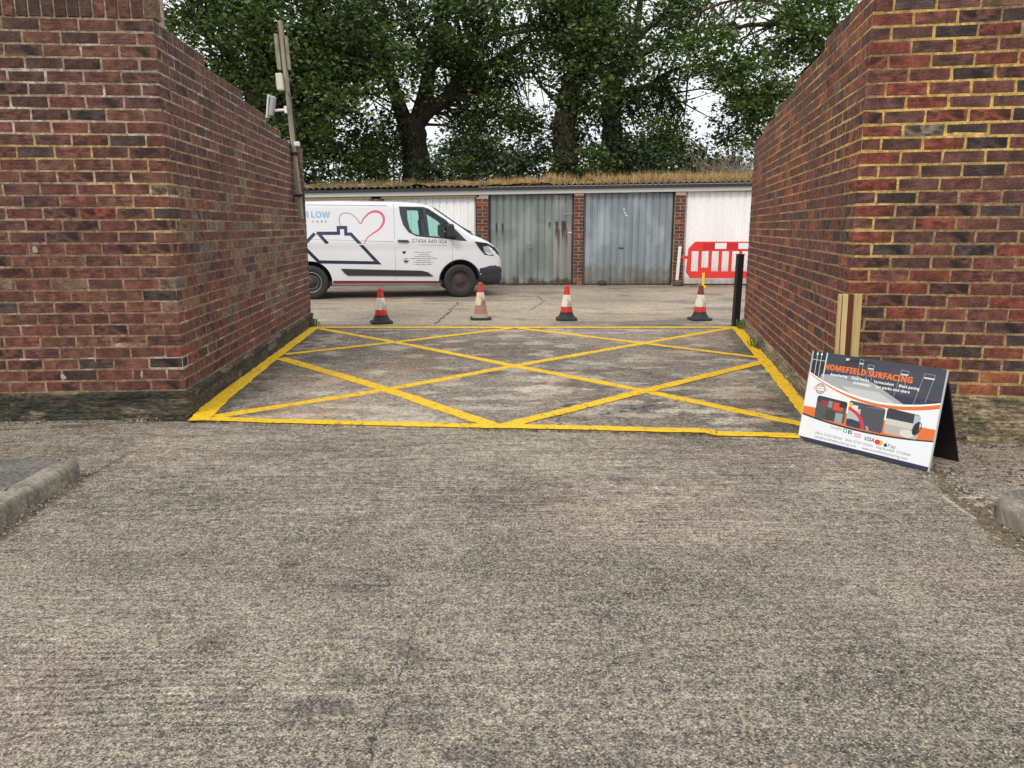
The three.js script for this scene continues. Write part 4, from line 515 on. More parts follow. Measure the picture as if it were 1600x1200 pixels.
// ================================================================ TRAFFIC CONES
{
  const red = std({ color: lin(0.62, 0.03, 0.025), roughness: 0.5 }), maroon = std({ color: lin(0.2, 0.03, 0.03), roughness: 0.6 }), faded = std({ color: lin(0.4, 0.22, 0.17), roughness: 0.8 }), black = std({ color: lin(0.03, 0.03, 0.034), roughness: 0.7 }), sandy = std({ color: lin(0.4, 0.32, 0.23), roughness: 0.9 });
  const grime = (a, b, k) => texture(128, 128, (u, v, o) => { const n = fbm(u * 8, v * 7, 4), s = vn(u * 30, v * 4), m = sst(n + (s - 0.5) * 0.3, 0.52, 0.72) * k; o[0] = lerp(a[0], b[0], m); o[1] = lerp(a[1], b[1], m); o[2] = lerp(a[2], b[2], m); }, { bump: false }).map;
  const sleeve = std({ map: grime([232, 224, 210], [150, 136, 116], 0.7), roughness: 0.4 }), dirty = std({ map: grime([226, 208, 186], [140, 112, 86], 1), roughness: 0.6 });
  function cone(pos, H, label, o, turn) {
    const t = thing('traffic_cone', label, 'traffic cone', pos, turn, 'traffic cones across the yard'), R = (y) => lerp(0.108, 0.03, (y / H - 0.1) / 0.9), seg = (name, a, b, m, ex = 0) => mesh(name, lathe([[R(a * H) + ex - 0.004, a * H], [R(a * H) + ex, a * H + 0.003], [R(b * H) + ex, b * H - 0.003], [R(b * H) + ex - 0.004, b * H]]), m, t);
    const base = new THREE.Shape(), w = 0.15, c = 0.045; base.moveTo(-w + c, -w); base.lineTo(w - c, -w); base.lineTo(w, -w + c); base.lineTo(w, w - c); base.lineTo(w - c, w); base.lineTo(-w + c, w); base.lineTo(-w, w - c); base.lineTo(-w, -w + c); base.closePath();
    const bg = plain(new THREE.ExtrudeGeometry(base, { depth: 0.022, bevelThickness: 0.008, bevelSize: 0.008, bevelSegments: 2 })); bg.rotateX(-Math.PI / 2); bg.translate(0, 0.008, 0); mesh('base', bg, black, t);
    mesh('collar', lathe([[0.135, 0.034], [0.128, 0.05], [R(0.1 * H) + 0.012, 0.07], [R(0.12 * H) + 0.004, 0.09]]), o.collar ?? black, t);
    seg('lower_body', 0.1, 0.24, o.low ?? black); seg('lower_band', 0.24, 0.4, o.band ?? red); seg('sleeve', 0.39, 0.73, o.sleeve ?? sleeve, 0.003); seg('tip', 0.73, 0.93, o.tip ?? red);
    mesh('top_ring', lathe([[R(0.93 * H) - 0.002, 0.93 * H], [R(0.93 * H) + 0.004, 0.945 * H], [0.03, 0.985 * H], [0.022, H], [0.012, H], [0.012, 0.95 * H]], 20), o.tip ?? red, t);
  }
  cone(G(596, 505).toArray(), 0.52, 'red and white traffic cone standing in front of the logo on the van', {}, 0.3);
  cone(G(751, 499).toArray(), 0.575, 'faded dirty traffic cone with a sand coloured collar before the van wheel', { band: faded, collar: sandy, low: faded, sleeve: dirty, tip: std({ color: lin(0.45, 0.06, 0.06), roughness: 0.7 }) }, 0.1);
  cone(G(885, 500).toArray(), 0.535, 'red and white traffic cone facing the pier between the grey doors', {}, 0.0);
  cone(G(1093, 500).toArray(), 0.535, 'maroon tipped traffic cone near the black post and red barrier', { tip: maroon }, 0.2);
}
// ================================================================ RED BARRIER
{
  const t = thing('safety_barrier', 'red plastic safety barrier with white reflective blocks and slots before the white door', 'barrier', [4.13, 0, -18.35]), k = 0.00206, P = (X, Y) => new THREE.Vector2((X - 265) * k, (655 - Y) * k), W = 2.0;
  const s = new THREE.Shape([P(265, 480), P(282, 215), P(352, 140)]); const xr = W; s.lineTo(xr - 0.18, P(0, 140).y); s.lineTo(xr - 0.035, P(0, 215).y); s.lineTo(xr, P(0, 480).y); s.lineTo(xr - 0.09, P(0, 545).y); s.lineTo(P(312, 0).x, P(0, 545).y); s.closePath();
  const hole = (x0, y0, x1, y1, r = 0.018) => { const h = new THREE.Path(); h.moveTo(x0 + r, y0); h.lineTo(x1 - r, y0); h.quadraticCurveTo(x1, y0, x1, y0 + r); h.lineTo(x1, y1 - r); h.quadraticCurveTo(x1, y1, x1 - r, y1); h.lineTo(x0 + r, y1); h.quadraticCurveTo(x0, y1, x0, y1 - r); h.lineTo(x0, y0 + r); h.quadraticCurveTo(x0, y0, x0 + r, y0); s.holes.push(h); };
  for (let i = 0; i < 8; i++) { const a = P(310 + i * 116, 475), b = P(400 + i * 116, 240); if (b.x > W - 0.06) break; hole(a.x, i === 1 || i === 6 ? P(0, 432).y : a.y, b.x, b.y); }
  const red = std({ color: lin(0.72, 0.035, 0.03), roughness: 0.42 });
  mesh('panel', plain(new THREE.ExtrudeGeometry(s, { depth: 0.04, bevelThickness: 0.008, bevelSize: 0.008, bevelSegments: 2, curveSegments: 4 })).translate(0, 0, -0.02), red, t);
  for (let i = 0; i < 5; i++) { const a = P(440 + i * 133, 218), b = P(573 + i * 133, 152); if (b.x > W - 0.2) break; mesh('reflective_block', box(b.x - a.x - 0.004, b.y - a.y, 0.012, (a.x + b.x) / 2, (a.y + b.y) / 2, 0.032), i % 2 ? std({ color: lin(0.8, 0.81, 0.82), roughness: 0.3 }) : std({ color: lin(0.55, 0.015, 0.02), roughness: 0.3 }), t); }
  const h = P(235, 312); mesh('hook', rbox(0.14, 0.075, 0.035, 0.012, h.x, h.y, 0), red, t);
  for (const X of [458, 458 + 116 * 5]) { const c = P(X, 575); mesh('foot', merge(rbox(0.065, 0.3, 0.05, 0.012, c.x, 0.195, 0.03), rbox(0.07, 0.045, 0.5, 0.012, c.x, 0.023, 0)), std({ color: lin(0.8, 0.56, 0.01), roughness: 0.5 }), t); mesh('foot_socket', rbox(0.15, 0.17, 0.06, 0.012, c.x, 0.36, 0.005), red, t); }
}
// ================================================================ POSTS BY THE WALLS
{
  const p = thing('gate_post', 'square black steel gate post against the end of the wall', 'post', [3.2, 0, -10.93], 0.1), m = std({ color: lin(0.012, 0.011, 0.012), roughness: 0.5 });
  mesh('post', rbox(0.09, 1.02, 0.09, 0.008, 0, 0.51, 0, 0, 0, -0.012), m, p); mesh('cap', rbox(0.098, 0.014, 0.098, 0.004, -0.0061 + 0.012, 1.025, 0), m, p); mesh('base_plate', rbox(0.14, 0.012, 0.14, 0.003, 0, 0.008, 0), m, p);
  const w = thing('white_post', 'white plank leaning on the brick pier next to the barrier', 'plank', [4.02, 0, -18.86]);
  mesh('plank', rbox(0.075, 0.82, 0.03, 0.006, 0.035, 0.54, -0.06, -0.12, 0, -0.075), std({ color: lin(0.78, 0.78, 0.74), roughness: 0.5 }), w);
  const rk = (name, label, pos, s, col) => { const g = new THREE.IcosahedronGeometry(s, 3), q = g.attributes.position; for (let i = 0; i < q.count; i++) { const v = new THREE.Vector3().fromBufferAttribute(q, i), n = 0.7 + 0.6 * vn3(v.x / s * 1.4 + pos[0], v.y / s * 1.4, v.z / s * 1.4); q.setXYZ(i, v.x * n * 1.2, Math.max(-s * 0.5, v.y * n * 0.75), v.z * n); } g.computeVertexNormals(); const o = mesh(name, toCreasedNormals(g, 0.5), std({ color: col, map: stoneTex.map, roughness: 0.95 })); o.position.set(...pos); tag(o, label, 'stone'); };
  rk('stone', 'brown stone propping the foot of the white plank', [4.05, 0.06, -18.78], 0.12, lin(0.5, 0.42, 0.34));
  rk('stone', 'dark lump of rubble at the foot of the silver grey door', [2.22, 0.05, -18.98], 0.1, lin(0.25, 0.25, 0.26));
  // cream and brown timber section standing against the right corner
  const RFn = new THREE.Vector3(-Math.sin(RF), 0, Math.cos(RF)), t = thing('timber_frame_piece', 'cream and brown moulded timber upright behind the advertising board', 'timber', [2.247 + 0.04 * Math.cos(RF) - 0.035 * Math.sin(RF) - 0.02, 0, -5.15 + 0.04 * Math.sin(RF) + 0.05], -RF * 0.6);
  const wood = (c, k) => { const x = texture(64, 512, (u, v, o) => { const g = vn(u * 26 + k, v * 5), g2 = vn(u * 60, v * 16), q = 0.9 + (g - 0.5) * 0.22 + (g2 - 0.5) * 0.12; o[0] = c[0] * q; o[1] = c[1] * q; o[2] = c[2] * q; o[3] = g; }); return std({ map: x.map, bumpMap: x.bump, bumpScale: 0.001, roughness: 0.6 }); };
  const cream = wood([226, 196, 140], 1), cream2 = wood([204, 176, 118], 5), brown = wood([104, 50, 14], 9), H = 0.965, lean = -0.035;
  const strip = (name, w, d, x, z, m) => { const g = rbox(w, H, d, 0.004, x, H / 2, z), o = mesh(name, g.applyMatrix4(M4(0, 0, 0, lean, 0, 0.012)), m, t); };
  strip('edge_strip', 0.014, 0.05, -0.066, 0.0, cream); strip('front_board', 0.034, 0.052, -0.036, 0.0, cream); strip('groove_board', 0.038, 0.03, 0.0, -0.008, brown); strip('wide_board', 0.05, 0.055, 0.045, 0.0, cream2); strip('backing_board', 0.13, 0.012, 0.0, -0.032, wood([70, 40, 20], 3));
}
// ================================================================ CAMERA POLE
{
  const A = new THREE.Vector3(-2.735, 1.5, -10.2), B = new THREE.Vector3(-2.868, 3.9, -10.2), d = B.clone().sub(A), L = d.length(), ang = Math.atan2(-d.x, d.y);
  const t = thing('camera_pole', 'leaning grey timber pole with security camera strapped to the wall end', 'pole', A.toArray()), w = texture(64, 512, (u, v, o) => { const g = vn(u * 22, v * 9), g2 = vn(u * 50, v * 40), q = 0.85 + (g - 0.5) * 0.5 + (g2 - 0.5) * 0.25; o[0] = 176 * q; o[1] = 168 * q; o[2] = 148 * q; o[3] = g; }), wm = std({ map: w.map, bumpMap: w.bump, bumpScale: 0.003, roughness: 0.9 }), grey = std({ color: lin(0.36, 0.36, 0.35), roughness: 0.6 });
  const up = (g) => g.applyMatrix4(M4(0, 0, 0, 0, 0, ang));
  mesh('pole', up(rbox(0.052, L, 0.06, 0.012, 0, L / 2, 0)), wm, t);
  mesh('splice_board', up(rbox(0.05, 0.42, 0.07, 0.01, -0.066, L - 0.36, 0.0)), wm, t); mesh('splice_board', up(rbox(0.03, 0.4, 0.06, 0.008, 0.054, L - 0.38, 0.0)), wm, t);
  mesh('junction_box', up(rbox(0.08, 0.2, 0.09, 0.012, -0.068, L - 0.72, 0.045)), std({ color: lin(0.62, 0.58, 0.48), roughness: 0.5 }), t);
  const br = mesh('camera_bracket', up(merge(cyl(0.016, 0.016, 0.16, -0.1, L - 1.05, 0.03, 0, 0, Math.PI / 2), box(0.03, 0.08, 0.08, -0.035, L - 1.05, 0.03))), std({ color: lin(0.75, 0.75, 0.75), roughness: 0.4 }), t);
  const cam = mesh('camera', up(merge(rbox(0.06, 0.24, 0.1, 0.02, -0.2, L - 1.0, 0.05, 0.1, 0, -0.3))), grey, t); mesh('camera_hood', up(rbox(0.02, 0.28, 0.12, 0.006, -0.245, L - 1.0, 0.05, 0.1, 0, -0.22)), std({ color: lin(0.7, 0.7, 0.7), roughness: 0.4 }), cam); mesh('lens', up(cyl(0.028, 0.028, 0.02, -0.215, L - 1.135, 0.05, 0, 0, -0.22)), blackMat, cam);
  mesh('wall_strap', up(box(0.11, 0.03, 0.1, 0, 0.3, 0)), blackMat, t); mesh('wall_strap', up(box(0.11, 0.03, 0.1, 0, 0.82, 0)), blackMat, t);
  mesh('sensor', up(rbox(0.07, 0.06, 0.06, 0.015, 0.06, 0.93, 0.05)), std({ color: lin(0.7, 0.7, 0.7) }), t);
  mesh('cable', tube([[0.045, 0.0, 0.02], [0.05, 0.4, 0.03], [0.0, 0.9, 0.045], [-0.02, 1.4, 0.045], [-0.07, L - 0.85, 0.05]], 0.006, 24, 5), blackMat, t);
}
// ================================================================ ADVERTISING BOARD
{
  const BLp = G(1247, 686, 0.004), BRp = G(1450, 737, 0.004), e = BRp.clone().sub(BLp), Wd = e.length(); e.normalize();
  const t = thing('advertising_board', 'folding advertising board for a surfacing firm leaning open near the brick corner', 'sign board', BLp.toArray(), Math.atan2(-e.z, e.x)), Hp = 0.6, lean = 0.16;   // local x runs along the foot, z faces the reader
  const print = canvasTexture(1440, 1010, (c, W, H) => {
    const navy = '#2b3148', orange = '#e5732f'; c.fillStyle = '#eef1f5'; c.fillRect(0, 0, W, H);
    const curveY = (x, a, b, d) => { const k = x / W; return a + (b - a) * k + d * 4 * k * (1 - k); };
    const under = (a, b, d) => { c.beginPath(); c.moveTo(0, 0); c.lineTo(W, 0); for (let x = W; x >= 0; x -= 12) c.lineTo(x, curveY(x, a, b, d)); c.closePath(); };
    // header picture: dusk yard with railings, a hut and goal frames
    c.save(); under(256, 384, 150); c.fillStyle = orange; c.fill(); c.restore(); c.save(); under(248, 340, 148); c.fillStyle = '#fff'; c.fill(); c.restore(); c.save(); under(234, 326, 138); c.clip();
    c.fillStyle = navy; c.fillRect(0, 0, W, H); c.fillStyle = '#39414f'; c.fillRect(0, 0, 320, 160); c.fillStyle = '#3d3f4b'; c.fillRect(560, 0, W, 320); c.fillStyle = '#44434d'; c.fillRect(900, 60, W, 260); c.fillStyle = '#3a4250'; c.fillRect(0, 150, W, 60);
    c.fillStyle = '#a9abad'; c.beginPath(); c.moveTo(150, 240); c.lineTo(560, 200); c.lineTo(760, 250); c.lineTo(1120, 420); c.lineTo(400, 470); c.lineTo(120, 330); c.fill(); c.fillStyle = '#8f9296'; c.beginPath(); c.moveTo(250, 235); c.lineTo(560, 205); c.lineTo(700, 235); c.lineTo(520, 275); c.fill(); c.fillStyle = '#c9cac8'; c.beginPath(); c.moveTo(400, 330); c.lineTo(820, 330); c.lineTo(1010, 415); c.lineTo(560, 420); c.fill();
    c.fillStyle = '#1f2c2c'; c.fillRect(0, 0, 170, 220); c.fillStyle = '#33414a'; c.fillRect(190, 10, 210, 100); c.fillStyle = '#e6d9a0'; c.fillRect(402, 28, 60, 26); c.fillStyle = '#3c2f3a'; c.fillRect(440, 30, 140, 120); c.fillStyle = '#20252e'; c.beginPath(); c.moveTo(400, 60); c.lineTo(500, 30); c.lineTo(760, 40); c.lineTo(440, 66); c.fill();
    c.strokeStyle = '#e2e4e4'; c.lineWidth = 6; for (const x of [8, 62, 112, 174]) { c.beginPath(); c.moveTo(x, 0); c.lineTo(x + 3, 330); c.stroke(); if (x > 8 && x < 150) { c.fillStyle = '#f2f3f3'; c.beginPath(); c.moveTo(x - 15, 34); c.lineTo(x, 4); c.lineTo(x + 15, 34); c.fill(); } } c.beginPath(); c.moveTo(0, 92); c.lineTo(172, 96); c.stroke(); c.lineWidth = 14; c.beginPath(); c.moveTo(176, 0); c.lineTo(172, 260); c.stroke();
    c.strokeStyle = '#9fa2aa'; c.lineWidth = 5; for (const [x, y, w, h, s] of [[1010, 66, 72, 280, 36], [1240, 66, 100, 330, 60], [560, 20, 40, 200, 0], [660, 60, 60, 200, 10]]) { c.beginPath(); c.moveTo(x - s, y + h); c.lineTo(x, y); c.lineTo(x + w, y + 4); c.lineTo(x + w - s * 0.8, y + h * 0.86); c.stroke(); c.fillStyle = '#e2e4e6'; c.fillRect(x, y + 36, w, 14); }
    c.restore();
    c.fillStyle = '#f0762a'; c.font = 'bold 84px sans-serif'; c.lineWidth = 4; c.strokeStyle = '#f0762a'; c.fillText('HOMEFIELD SURFACING', 170, 182, 1090); c.strokeText('HOMEFIELD SURFACING', 170, 182, 1090);
    c.fillStyle = '#ffffff'; c.font = 'bold 38px sans-serif'; c.fillText('Resurfacing   ✓ Road marks   ✓ Tarmacadam   ✓ Block paving', 255, 240, 960); c.fillText('✓ Driveways   ✓ Car parks and more', 500, 288, 700);
    // badge
    c.lineWidth = 9; c.strokeStyle = '#555a60'; c.save(); c.translate(38, 50); c.beginPath(); c.arc(128, 352, 54, 0, 7); c.stroke(); c.strokeStyle = '#e0a25a'; c.lineWidth = 6; c.beginPath(); c.moveTo(40, 352); c.lineTo(128, 306); c.lineTo(214, 352); c.lineTo(128, 398); c.closePath(); c.stroke(); c.fillStyle = '#e0793a'; c.font = 'bold 24px sans-serif'; c.fillText('SAFETY', 84, 360, 88); c.fillStyle = '#777'; c.fillRect(98, 376, 60, 8); c.fillRect(98, 320, 60, 8); c.restore();
    // orange band and dark line below the pictures
    const band = (a0, b0, d0, a1, b1, d1, col) => { c.fillStyle = col; c.beginPath(); for (let x = 0; x <= W; x += 12) c.lineTo(x, curveY(x, a0, b0, d0)); for (let x = W; x >= 0; x -= 12) c.lineTo(x, curveY(x, a1, b1, d1)); c.closePath(); c.fill(); };
    band(622, 592, 0, 704, 702, 54, orange); band(704, 702, 54, 722, 716, 56, '#23262e');
    const pic = (x, y, w, h, r, fw, fh, f) => { c.save(); c.beginPath(); c.moveTo(x + r, y); c.arcTo(x + w, y + 16, x + w, y + h, r); c.arcTo(x + w, y + h, x, y + h, r); c.arcTo(x, y + h, x, y, r); c.arcTo(x, y, x + w, y, r); c.closePath(); c.save(); c.clip(); c.translate(x, y); c.scale(w / fw, h / fh); f(0, 0, fw, fh); c.restore(); c.strokeStyle = '#3a3d46'; c.lineWidth = 8; c.stroke(); c.restore(); };
    pic(150, 478, 356, 252, 26, 280, 212, (x, y, w, h) => { c.fillStyle = '#51544f'; c.fillRect(x, y, w, h); c.fillStyle = '#3c3542'; c.fillRect(x, y, w, 60); c.fillStyle = '#a12a3c'; c.fillRect(x + 42, y + 36, 60, 48); c.fillStyle = '#e0482c'; c.fillRect(x + 158, y + 34, 90, 72); c.fillStyle = '#29272c'; c.fillRect(x + 210, y + 10, 70, 60); c.fillStyle = '#8f9193'; c.fillRect(x + 108, y + 30, 40, 60); c.strokeStyle = '#c9cbd0'; c.lineWidth = 5; c.beginPath(); c.moveTo(x, y + 130); c.lineTo(x + 100, y + 168); c.lineTo(x + 56, y + 212); c.stroke(); c.fillStyle = '#9fa09f'; c.fillRect(x + 190, y + 126, 66, 90); c.fillStyle = '#3e423d'; c.fillRect(x + 100, y + 110, 80, 110); });
    pic(524, 466, 398, 278, 26, 344, 262, (x, y, w, h) => { c.fillStyle = '#4e4d54'; c.fillRect(x, y, w, h); c.fillStyle = '#6f6a80'; c.beginPath(); c.moveTo(x + 150, y + 40); c.lineTo(x + w, y); c.lineTo(x + w, y + 30); c.fill(); c.fillStyle = '#b9bdbf'; c.fillRect(x, y + 70, 120, 120); c.fillStyle = '#dfe3e4'; c.fillRect(x + 20, y + 40, 70, 50); c.fillStyle = '#e7c13c'; c.fillRect(x, y + 20, 36, 60); c.fillStyle = '#2c3a52'; c.beginPath(); c.ellipse(x + 70, y + 220, 80, 34, 0.2, 0, 7); c.fill(); c.strokeStyle = '#d8303c'; c.lineWidth = 32; c.beginPath(); c.moveTo(x - 10, y + 78); c.quadraticCurveTo(x + 150, y + 110, x + 168, y + 280); c.stroke(); c.strokeStyle = '#f1f1f0'; c.lineWidth = 16; c.beginPath(); c.moveTo(x + 196, y + 220); c.lineTo(x + 220, y + 270); c.stroke(); });
    pic(938, 468, 344, 262, 30, 340, 262, (x, y, w, h) => { c.fillStyle = '#b9b5aa'; c.fillRect(x, y, w, h); c.fillStyle = '#36363d'; c.fillRect(x, y, w, 108); c.fillStyle = '#d2cec2'; c.fillRect(x, y + 108, w, 60); c.fillStyle = '#dcd8cc'; c.beginPath(); c.ellipse(x + 230, y + 220, 70, 40, 0, 0, 7); c.fill(); c.fillStyle = '#b7bdc6'; c.fillRect(x + 276, y + 20, 70, 120); c.fillStyle = '#23242a'; c.beginPath(); c.ellipse(x + 318, y + 150, 34, 70, 0.3, 0, 7); c.fill(); });
    // foot: logos and contact lines
    c.save(); c.translate(72, 62); c.scale(1.07, 1.0);
    c.fillStyle = '#7d828c'; c.font = '40px sans-serif'; c.fillText('Google', 268, 742, 128); c.fillStyle = '#3aa757'; c.fillRect(408, 716, 40, 40); c.fillStyle = '#fff'; c.beginPath(); c.arc(428, 736, 12, 0, 7); c.fill(); c.fillStyle = '#2f5fa8'; c.fillRect(462, 720, 40, 40); c.fillStyle = '#fff'; c.font = 'bold 38px sans-serif'; c.fillText('f', 478, 757); c.fillStyle = '#c2384a'; c.font = 'bold 26px sans-serif'; c.fillText('cityta', 530, 752, 74); c.fillText('loader', 530, 776, 74);
    c.fillStyle = '#1d2440'; c.font = 'italic bold 54px sans-serif'; c.fillText('VISA', 632, 786, 104); c.fillStyle = '#e8b13c'; c.beginPath(); c.arc(800, 778, 27, 0, 7); c.fill(); c.fillStyle = '#d63a3e'; c.beginPath(); c.arc(770, 776, 27, 0, 7); c.fill(); c.fillStyle = '#17181c'; c.beginPath(); c.arc(852, 790, 17, 0, 7); c.fill(); c.beginPath(); c.ellipse(858, 768, 4, 9, 0.6, 0, 7); c.fill(); c.font = '52px sans-serif'; c.fillText('Pay', 872, 806, 80);
    c.restore(); c.fillStyle = '#565b66'; c.font = '36px sans-serif'; c.fillText('Office: 01202 900163    Mob: 07787 757455    Reg Number 15720064', 190, 904, 1060); c.fillText('✉ info@homefieldsurfacing.com    ● www.homefieldsurfacing.com', 170, 948, 1080);
    c.fillStyle = navy; c.fillRect(0, 966, W, 90);
  });
  const tilt = Math.atan2(lean * 0.6, Hp);
  const front = mesh('front_panel', box(Wd, Hp, 0.012, Wd / 2, Hp / 2, -0.006).applyMatrix4(M4(0, 0, 0, -tilt)), std({ color: lin(0.05, 0.05, 0.055), roughness: 0.5 }), t);
  const pg = grid(1, 1, (a, b) => [a * Wd, b * Hp, 0.0022, a, b]).applyMatrix4(M4(0, 0, 0, -tilt)); mesh('printed_sheet', pg, new THREE.MeshPhysicalMaterial({ map: print, roughness: 0.38, clearcoat: 0.2 }), front);
  mesh('edge_trim', merge(box(0.004, Hp, 0.017, Wd + 0.001, Hp / 2, -0.006), box(0.004, Hp, 0.017, -0.001, Hp / 2, -0.006)).applyMatrix4(M4(0, 0, 0, -tilt)), std({ color: lin(0.6, 0.6, 0.6), roughness: 0.4 }), front).userData.kind = 'stuff';
  const topZ = -Math.sin(tilt) * Hp * 0.93 - 0.032, topY = Math.cos(tilt) * Hp * 0.93, back = -0.37, bh = Math.hypot(topY, back - topZ), ba = Math.atan2(topZ - back, topY);
  const sh = new THREE.Shape(); sh.moveTo(0, 0); sh.lineTo(Wd, 0); sh.lineTo(Wd, bh - 0.06); sh.quadraticCurveTo(Wd, bh, Wd - 0.06, bh); sh.lineTo(0.06, bh); sh.quadraticCurveTo(0, bh, 0, bh - 0.06); sh.closePath();
  mesh('rear_panel', plain(new THREE.ExtrudeGeometry(sh, { depth: 0.012, bevelThickness: 0.002, bevelSize: 0.002, bevelSegments: 1 })).applyMatrix4(M4(0, 0, back, ba)), std({ color: lin(0.006, 0.006, 0.007), roughness: 0.45 }), t);
  for (const x of [0.12, Wd - 0.12]) mesh('hinge', cyl(0.009, 0.009, 0.09, x, topY + 0.004, topZ - 0.022, 0, 0, Math.PI / 2), steelMat, t);
}
// ================================================================ GRIT, STONES AND LEAF LITTER LYING ALONG KERBS AND WALL FEET
{
  const r = rng(500), g = new THREE.IcosahedronGeometry(1, 0), items = []; g.scale(1, 0.6, 0.8);
  const along = (a, b, n, sp, s0, s1, y = 0) => { for (let i = 0; i < n; i++) { const k = r(), w = gauss(r) * sp; items.push([lerp(a[0], b[0], k) + w, y, lerp(a[1], b[1], k) + gauss(r) * sp, s0 + (s1 - s0) * r() ** 3]); } };
  along([-2.44, -4.3], [-2.32, -2.2], 900, 0.035, 0.002, 0.009); along([2.5, -4.5], [2.36, -3.0], 900, 0.13, 0.002, 0.012); along([2.7, -4.3], [3.6, -4.1], 700, 0.3, 0.002, 0.012); along([-2.38, -5.55], [-2.83, -10.8], 900, 0.05, 0.003, 0.012, SLAB_Y); along([2.25, -5.3], [3.2, -10.8], 800, 0.05, 0.003, 0.012, SLAB_Y); along([-2.6, -5.52], [-3.9, -5.42], 300, 0.05, 0.003, 0.01); along([-1.5, -4], [2.2, -2.2], 130, 0.8, 0.002, 0.0055); along([2.3, -5.0], [4, -4.65], 500, 0.06, 0.003, 0.013); along([-0.5, -5.75], [2, -5.9], 220, 0.2, 0.002, 0.006, SLAB_Y); along([-5, -18.95], [6, -18.95], 400, 0.1, 0.006, 0.02); along([-2.9, -10.9], [3.2, -10.95], 300, 0.12, 0.003, 0.01);
  const m = new THREE.InstancedMesh(g, std({ color: lin(1, 1, 1), roughness: 0.95 }), items.length), q = new THREE.Quaternion(); m.name = 'grit'; m.userData.kind = 'stuff'; tag(m, 'grit, small stones and crumbs of dead leaf along kerbs and wall feet', 'grit');
  items.forEach(([x, y, z, s], i) => { q.setFromEuler(new THREE.Euler(r() * 0.5, r() * 6.3, r() * 0.5)); m.setMatrixAt(i, new THREE.Matrix4().compose(new THREE.Vector3(x, y + s * 0.35, z), q, new THREE.Vector3(s * (0.7 + r()), s, s))); const k = r(); m.setColorAt(i, k < 0.45 ? lin(0.09, 0.075, 0.055) : k < 0.75 ? lin(0.22, 0.19, 0.15) : k < 0.9 ? lin(0.4, 0.36, 0.3) : lin(0.16, 0.08, 0.03)); });
  m.castShadow = m.receiveShadow = true; scene.add(m);
}

// ================================================================ THE BANK, TREES AND UNDERGROWTH BEHIND THE GARAGES
const bankY = (x, z) => 2.36 + 0.09 * sst(-z, 24, 27) * 5 + 0.03 * Math.max(0, -z - 27) * (z > -60 ? 1 : 60 / -z) + (fbm(x * 0.4 + 9, z * 0.4, 3) - 0.5) * 0.35 + slope * clamp(x, -9, 9);
{
  const soil = texture(512, 512, (u, v, o) => { const g = vn(u * 200, v * 200), b = fbm(u * 12, v * 12, 4), m = sst(b, 0.45, 0.6), t = 0.8 + (g - 0.5) * 0.6; o[0] = lerp(92, 128, m) * t; o[1] = lerp(70, 92, m) * t; o[2] = lerp(44, 54, m) * t; o[3] = g; });
  const g = grid(90, 60, (a, b) => { const x = lerp(-45, 45, a), z = lerp(-23.9, -75, b * b * 0.7 + b * 0.3); return [x, bankY(x, z), z, x * 0.4, z * 0.4]; }), f = grid(60, 1, (a, b) => { const x = lerp(-45, 45, a); return [x, lerp(-0.1, bankY(x, -23.9), b), -23.9, x * 0.4, b]; });
  const o = struct('bank', merge(g, f), std({ map: soil.map, roughness: 1, side: THREE.DoubleSide })); tag(o, 'earth bank with leaf litter rising behind the garages', 'bank');
}
const barkTex = texture(256, 512, (u, v, o) => { const f = vn(u * 26 + vn(u * 6, v * 6) * 3, v * 10), g = vn(u * 120, v * 90), t = 0.7 + (f - 0.5) * 0.8 + (g - 0.5) * 0.3, m = sst(fbm(u * 8, v * 9, 3), 0.5, 0.68); o[0] = 86 * t; o[1] = 70 * t; o[2] = 52 * t; mixc(o, [62, 66, 38], m * 0.5); o[3] = f; });
const bark = std({ map: barkTex.map, bumpMap: barkTex.bump, bumpScale: 0.03, roughness: 0.95 });
const leafShape = (() => { // a lobed leaf folded along its midrib, with a short stalk
  const P = [[0, 0, 0], [0.26, 0.2, 0.07], [0.46, 0.34, 0.05], [0.36, 0.62, 0.1], [0.16, 0.72, 0.04], [0, 1.05, -0.06], [-0.16, 0.72, 0.04], [-0.36, 0.62, 0.1], [-0.46, 0.34, 0.05], [-0.26, 0.2, 0.07], [0, 0.45, -0.02]], F = [[10, 0, 1], [10, 1, 2], [10, 2, 3], [10, 3, 4], [10, 4, 5], [10, 5, 6], [10, 6, 7], [10, 7, 8], [10, 8, 9], [10, 9, 0]], pos = [];
  for (const f of F) for (const i of f) pos.push(P[i][0], P[i][2], P[i][1] - 0.5); const g = new THREE.BufferGeometry(); g.setAttribute('position', new THREE.Float32BufferAttribute(pos, 3)); g.computeVertexNormals(); return g;
})();
const leafMat = new THREE.MeshPhysicalMaterial({ color: 0xffffff, roughness: 0.62, transmission: 0.42, thickness: 0, side: THREE.DoubleSide });
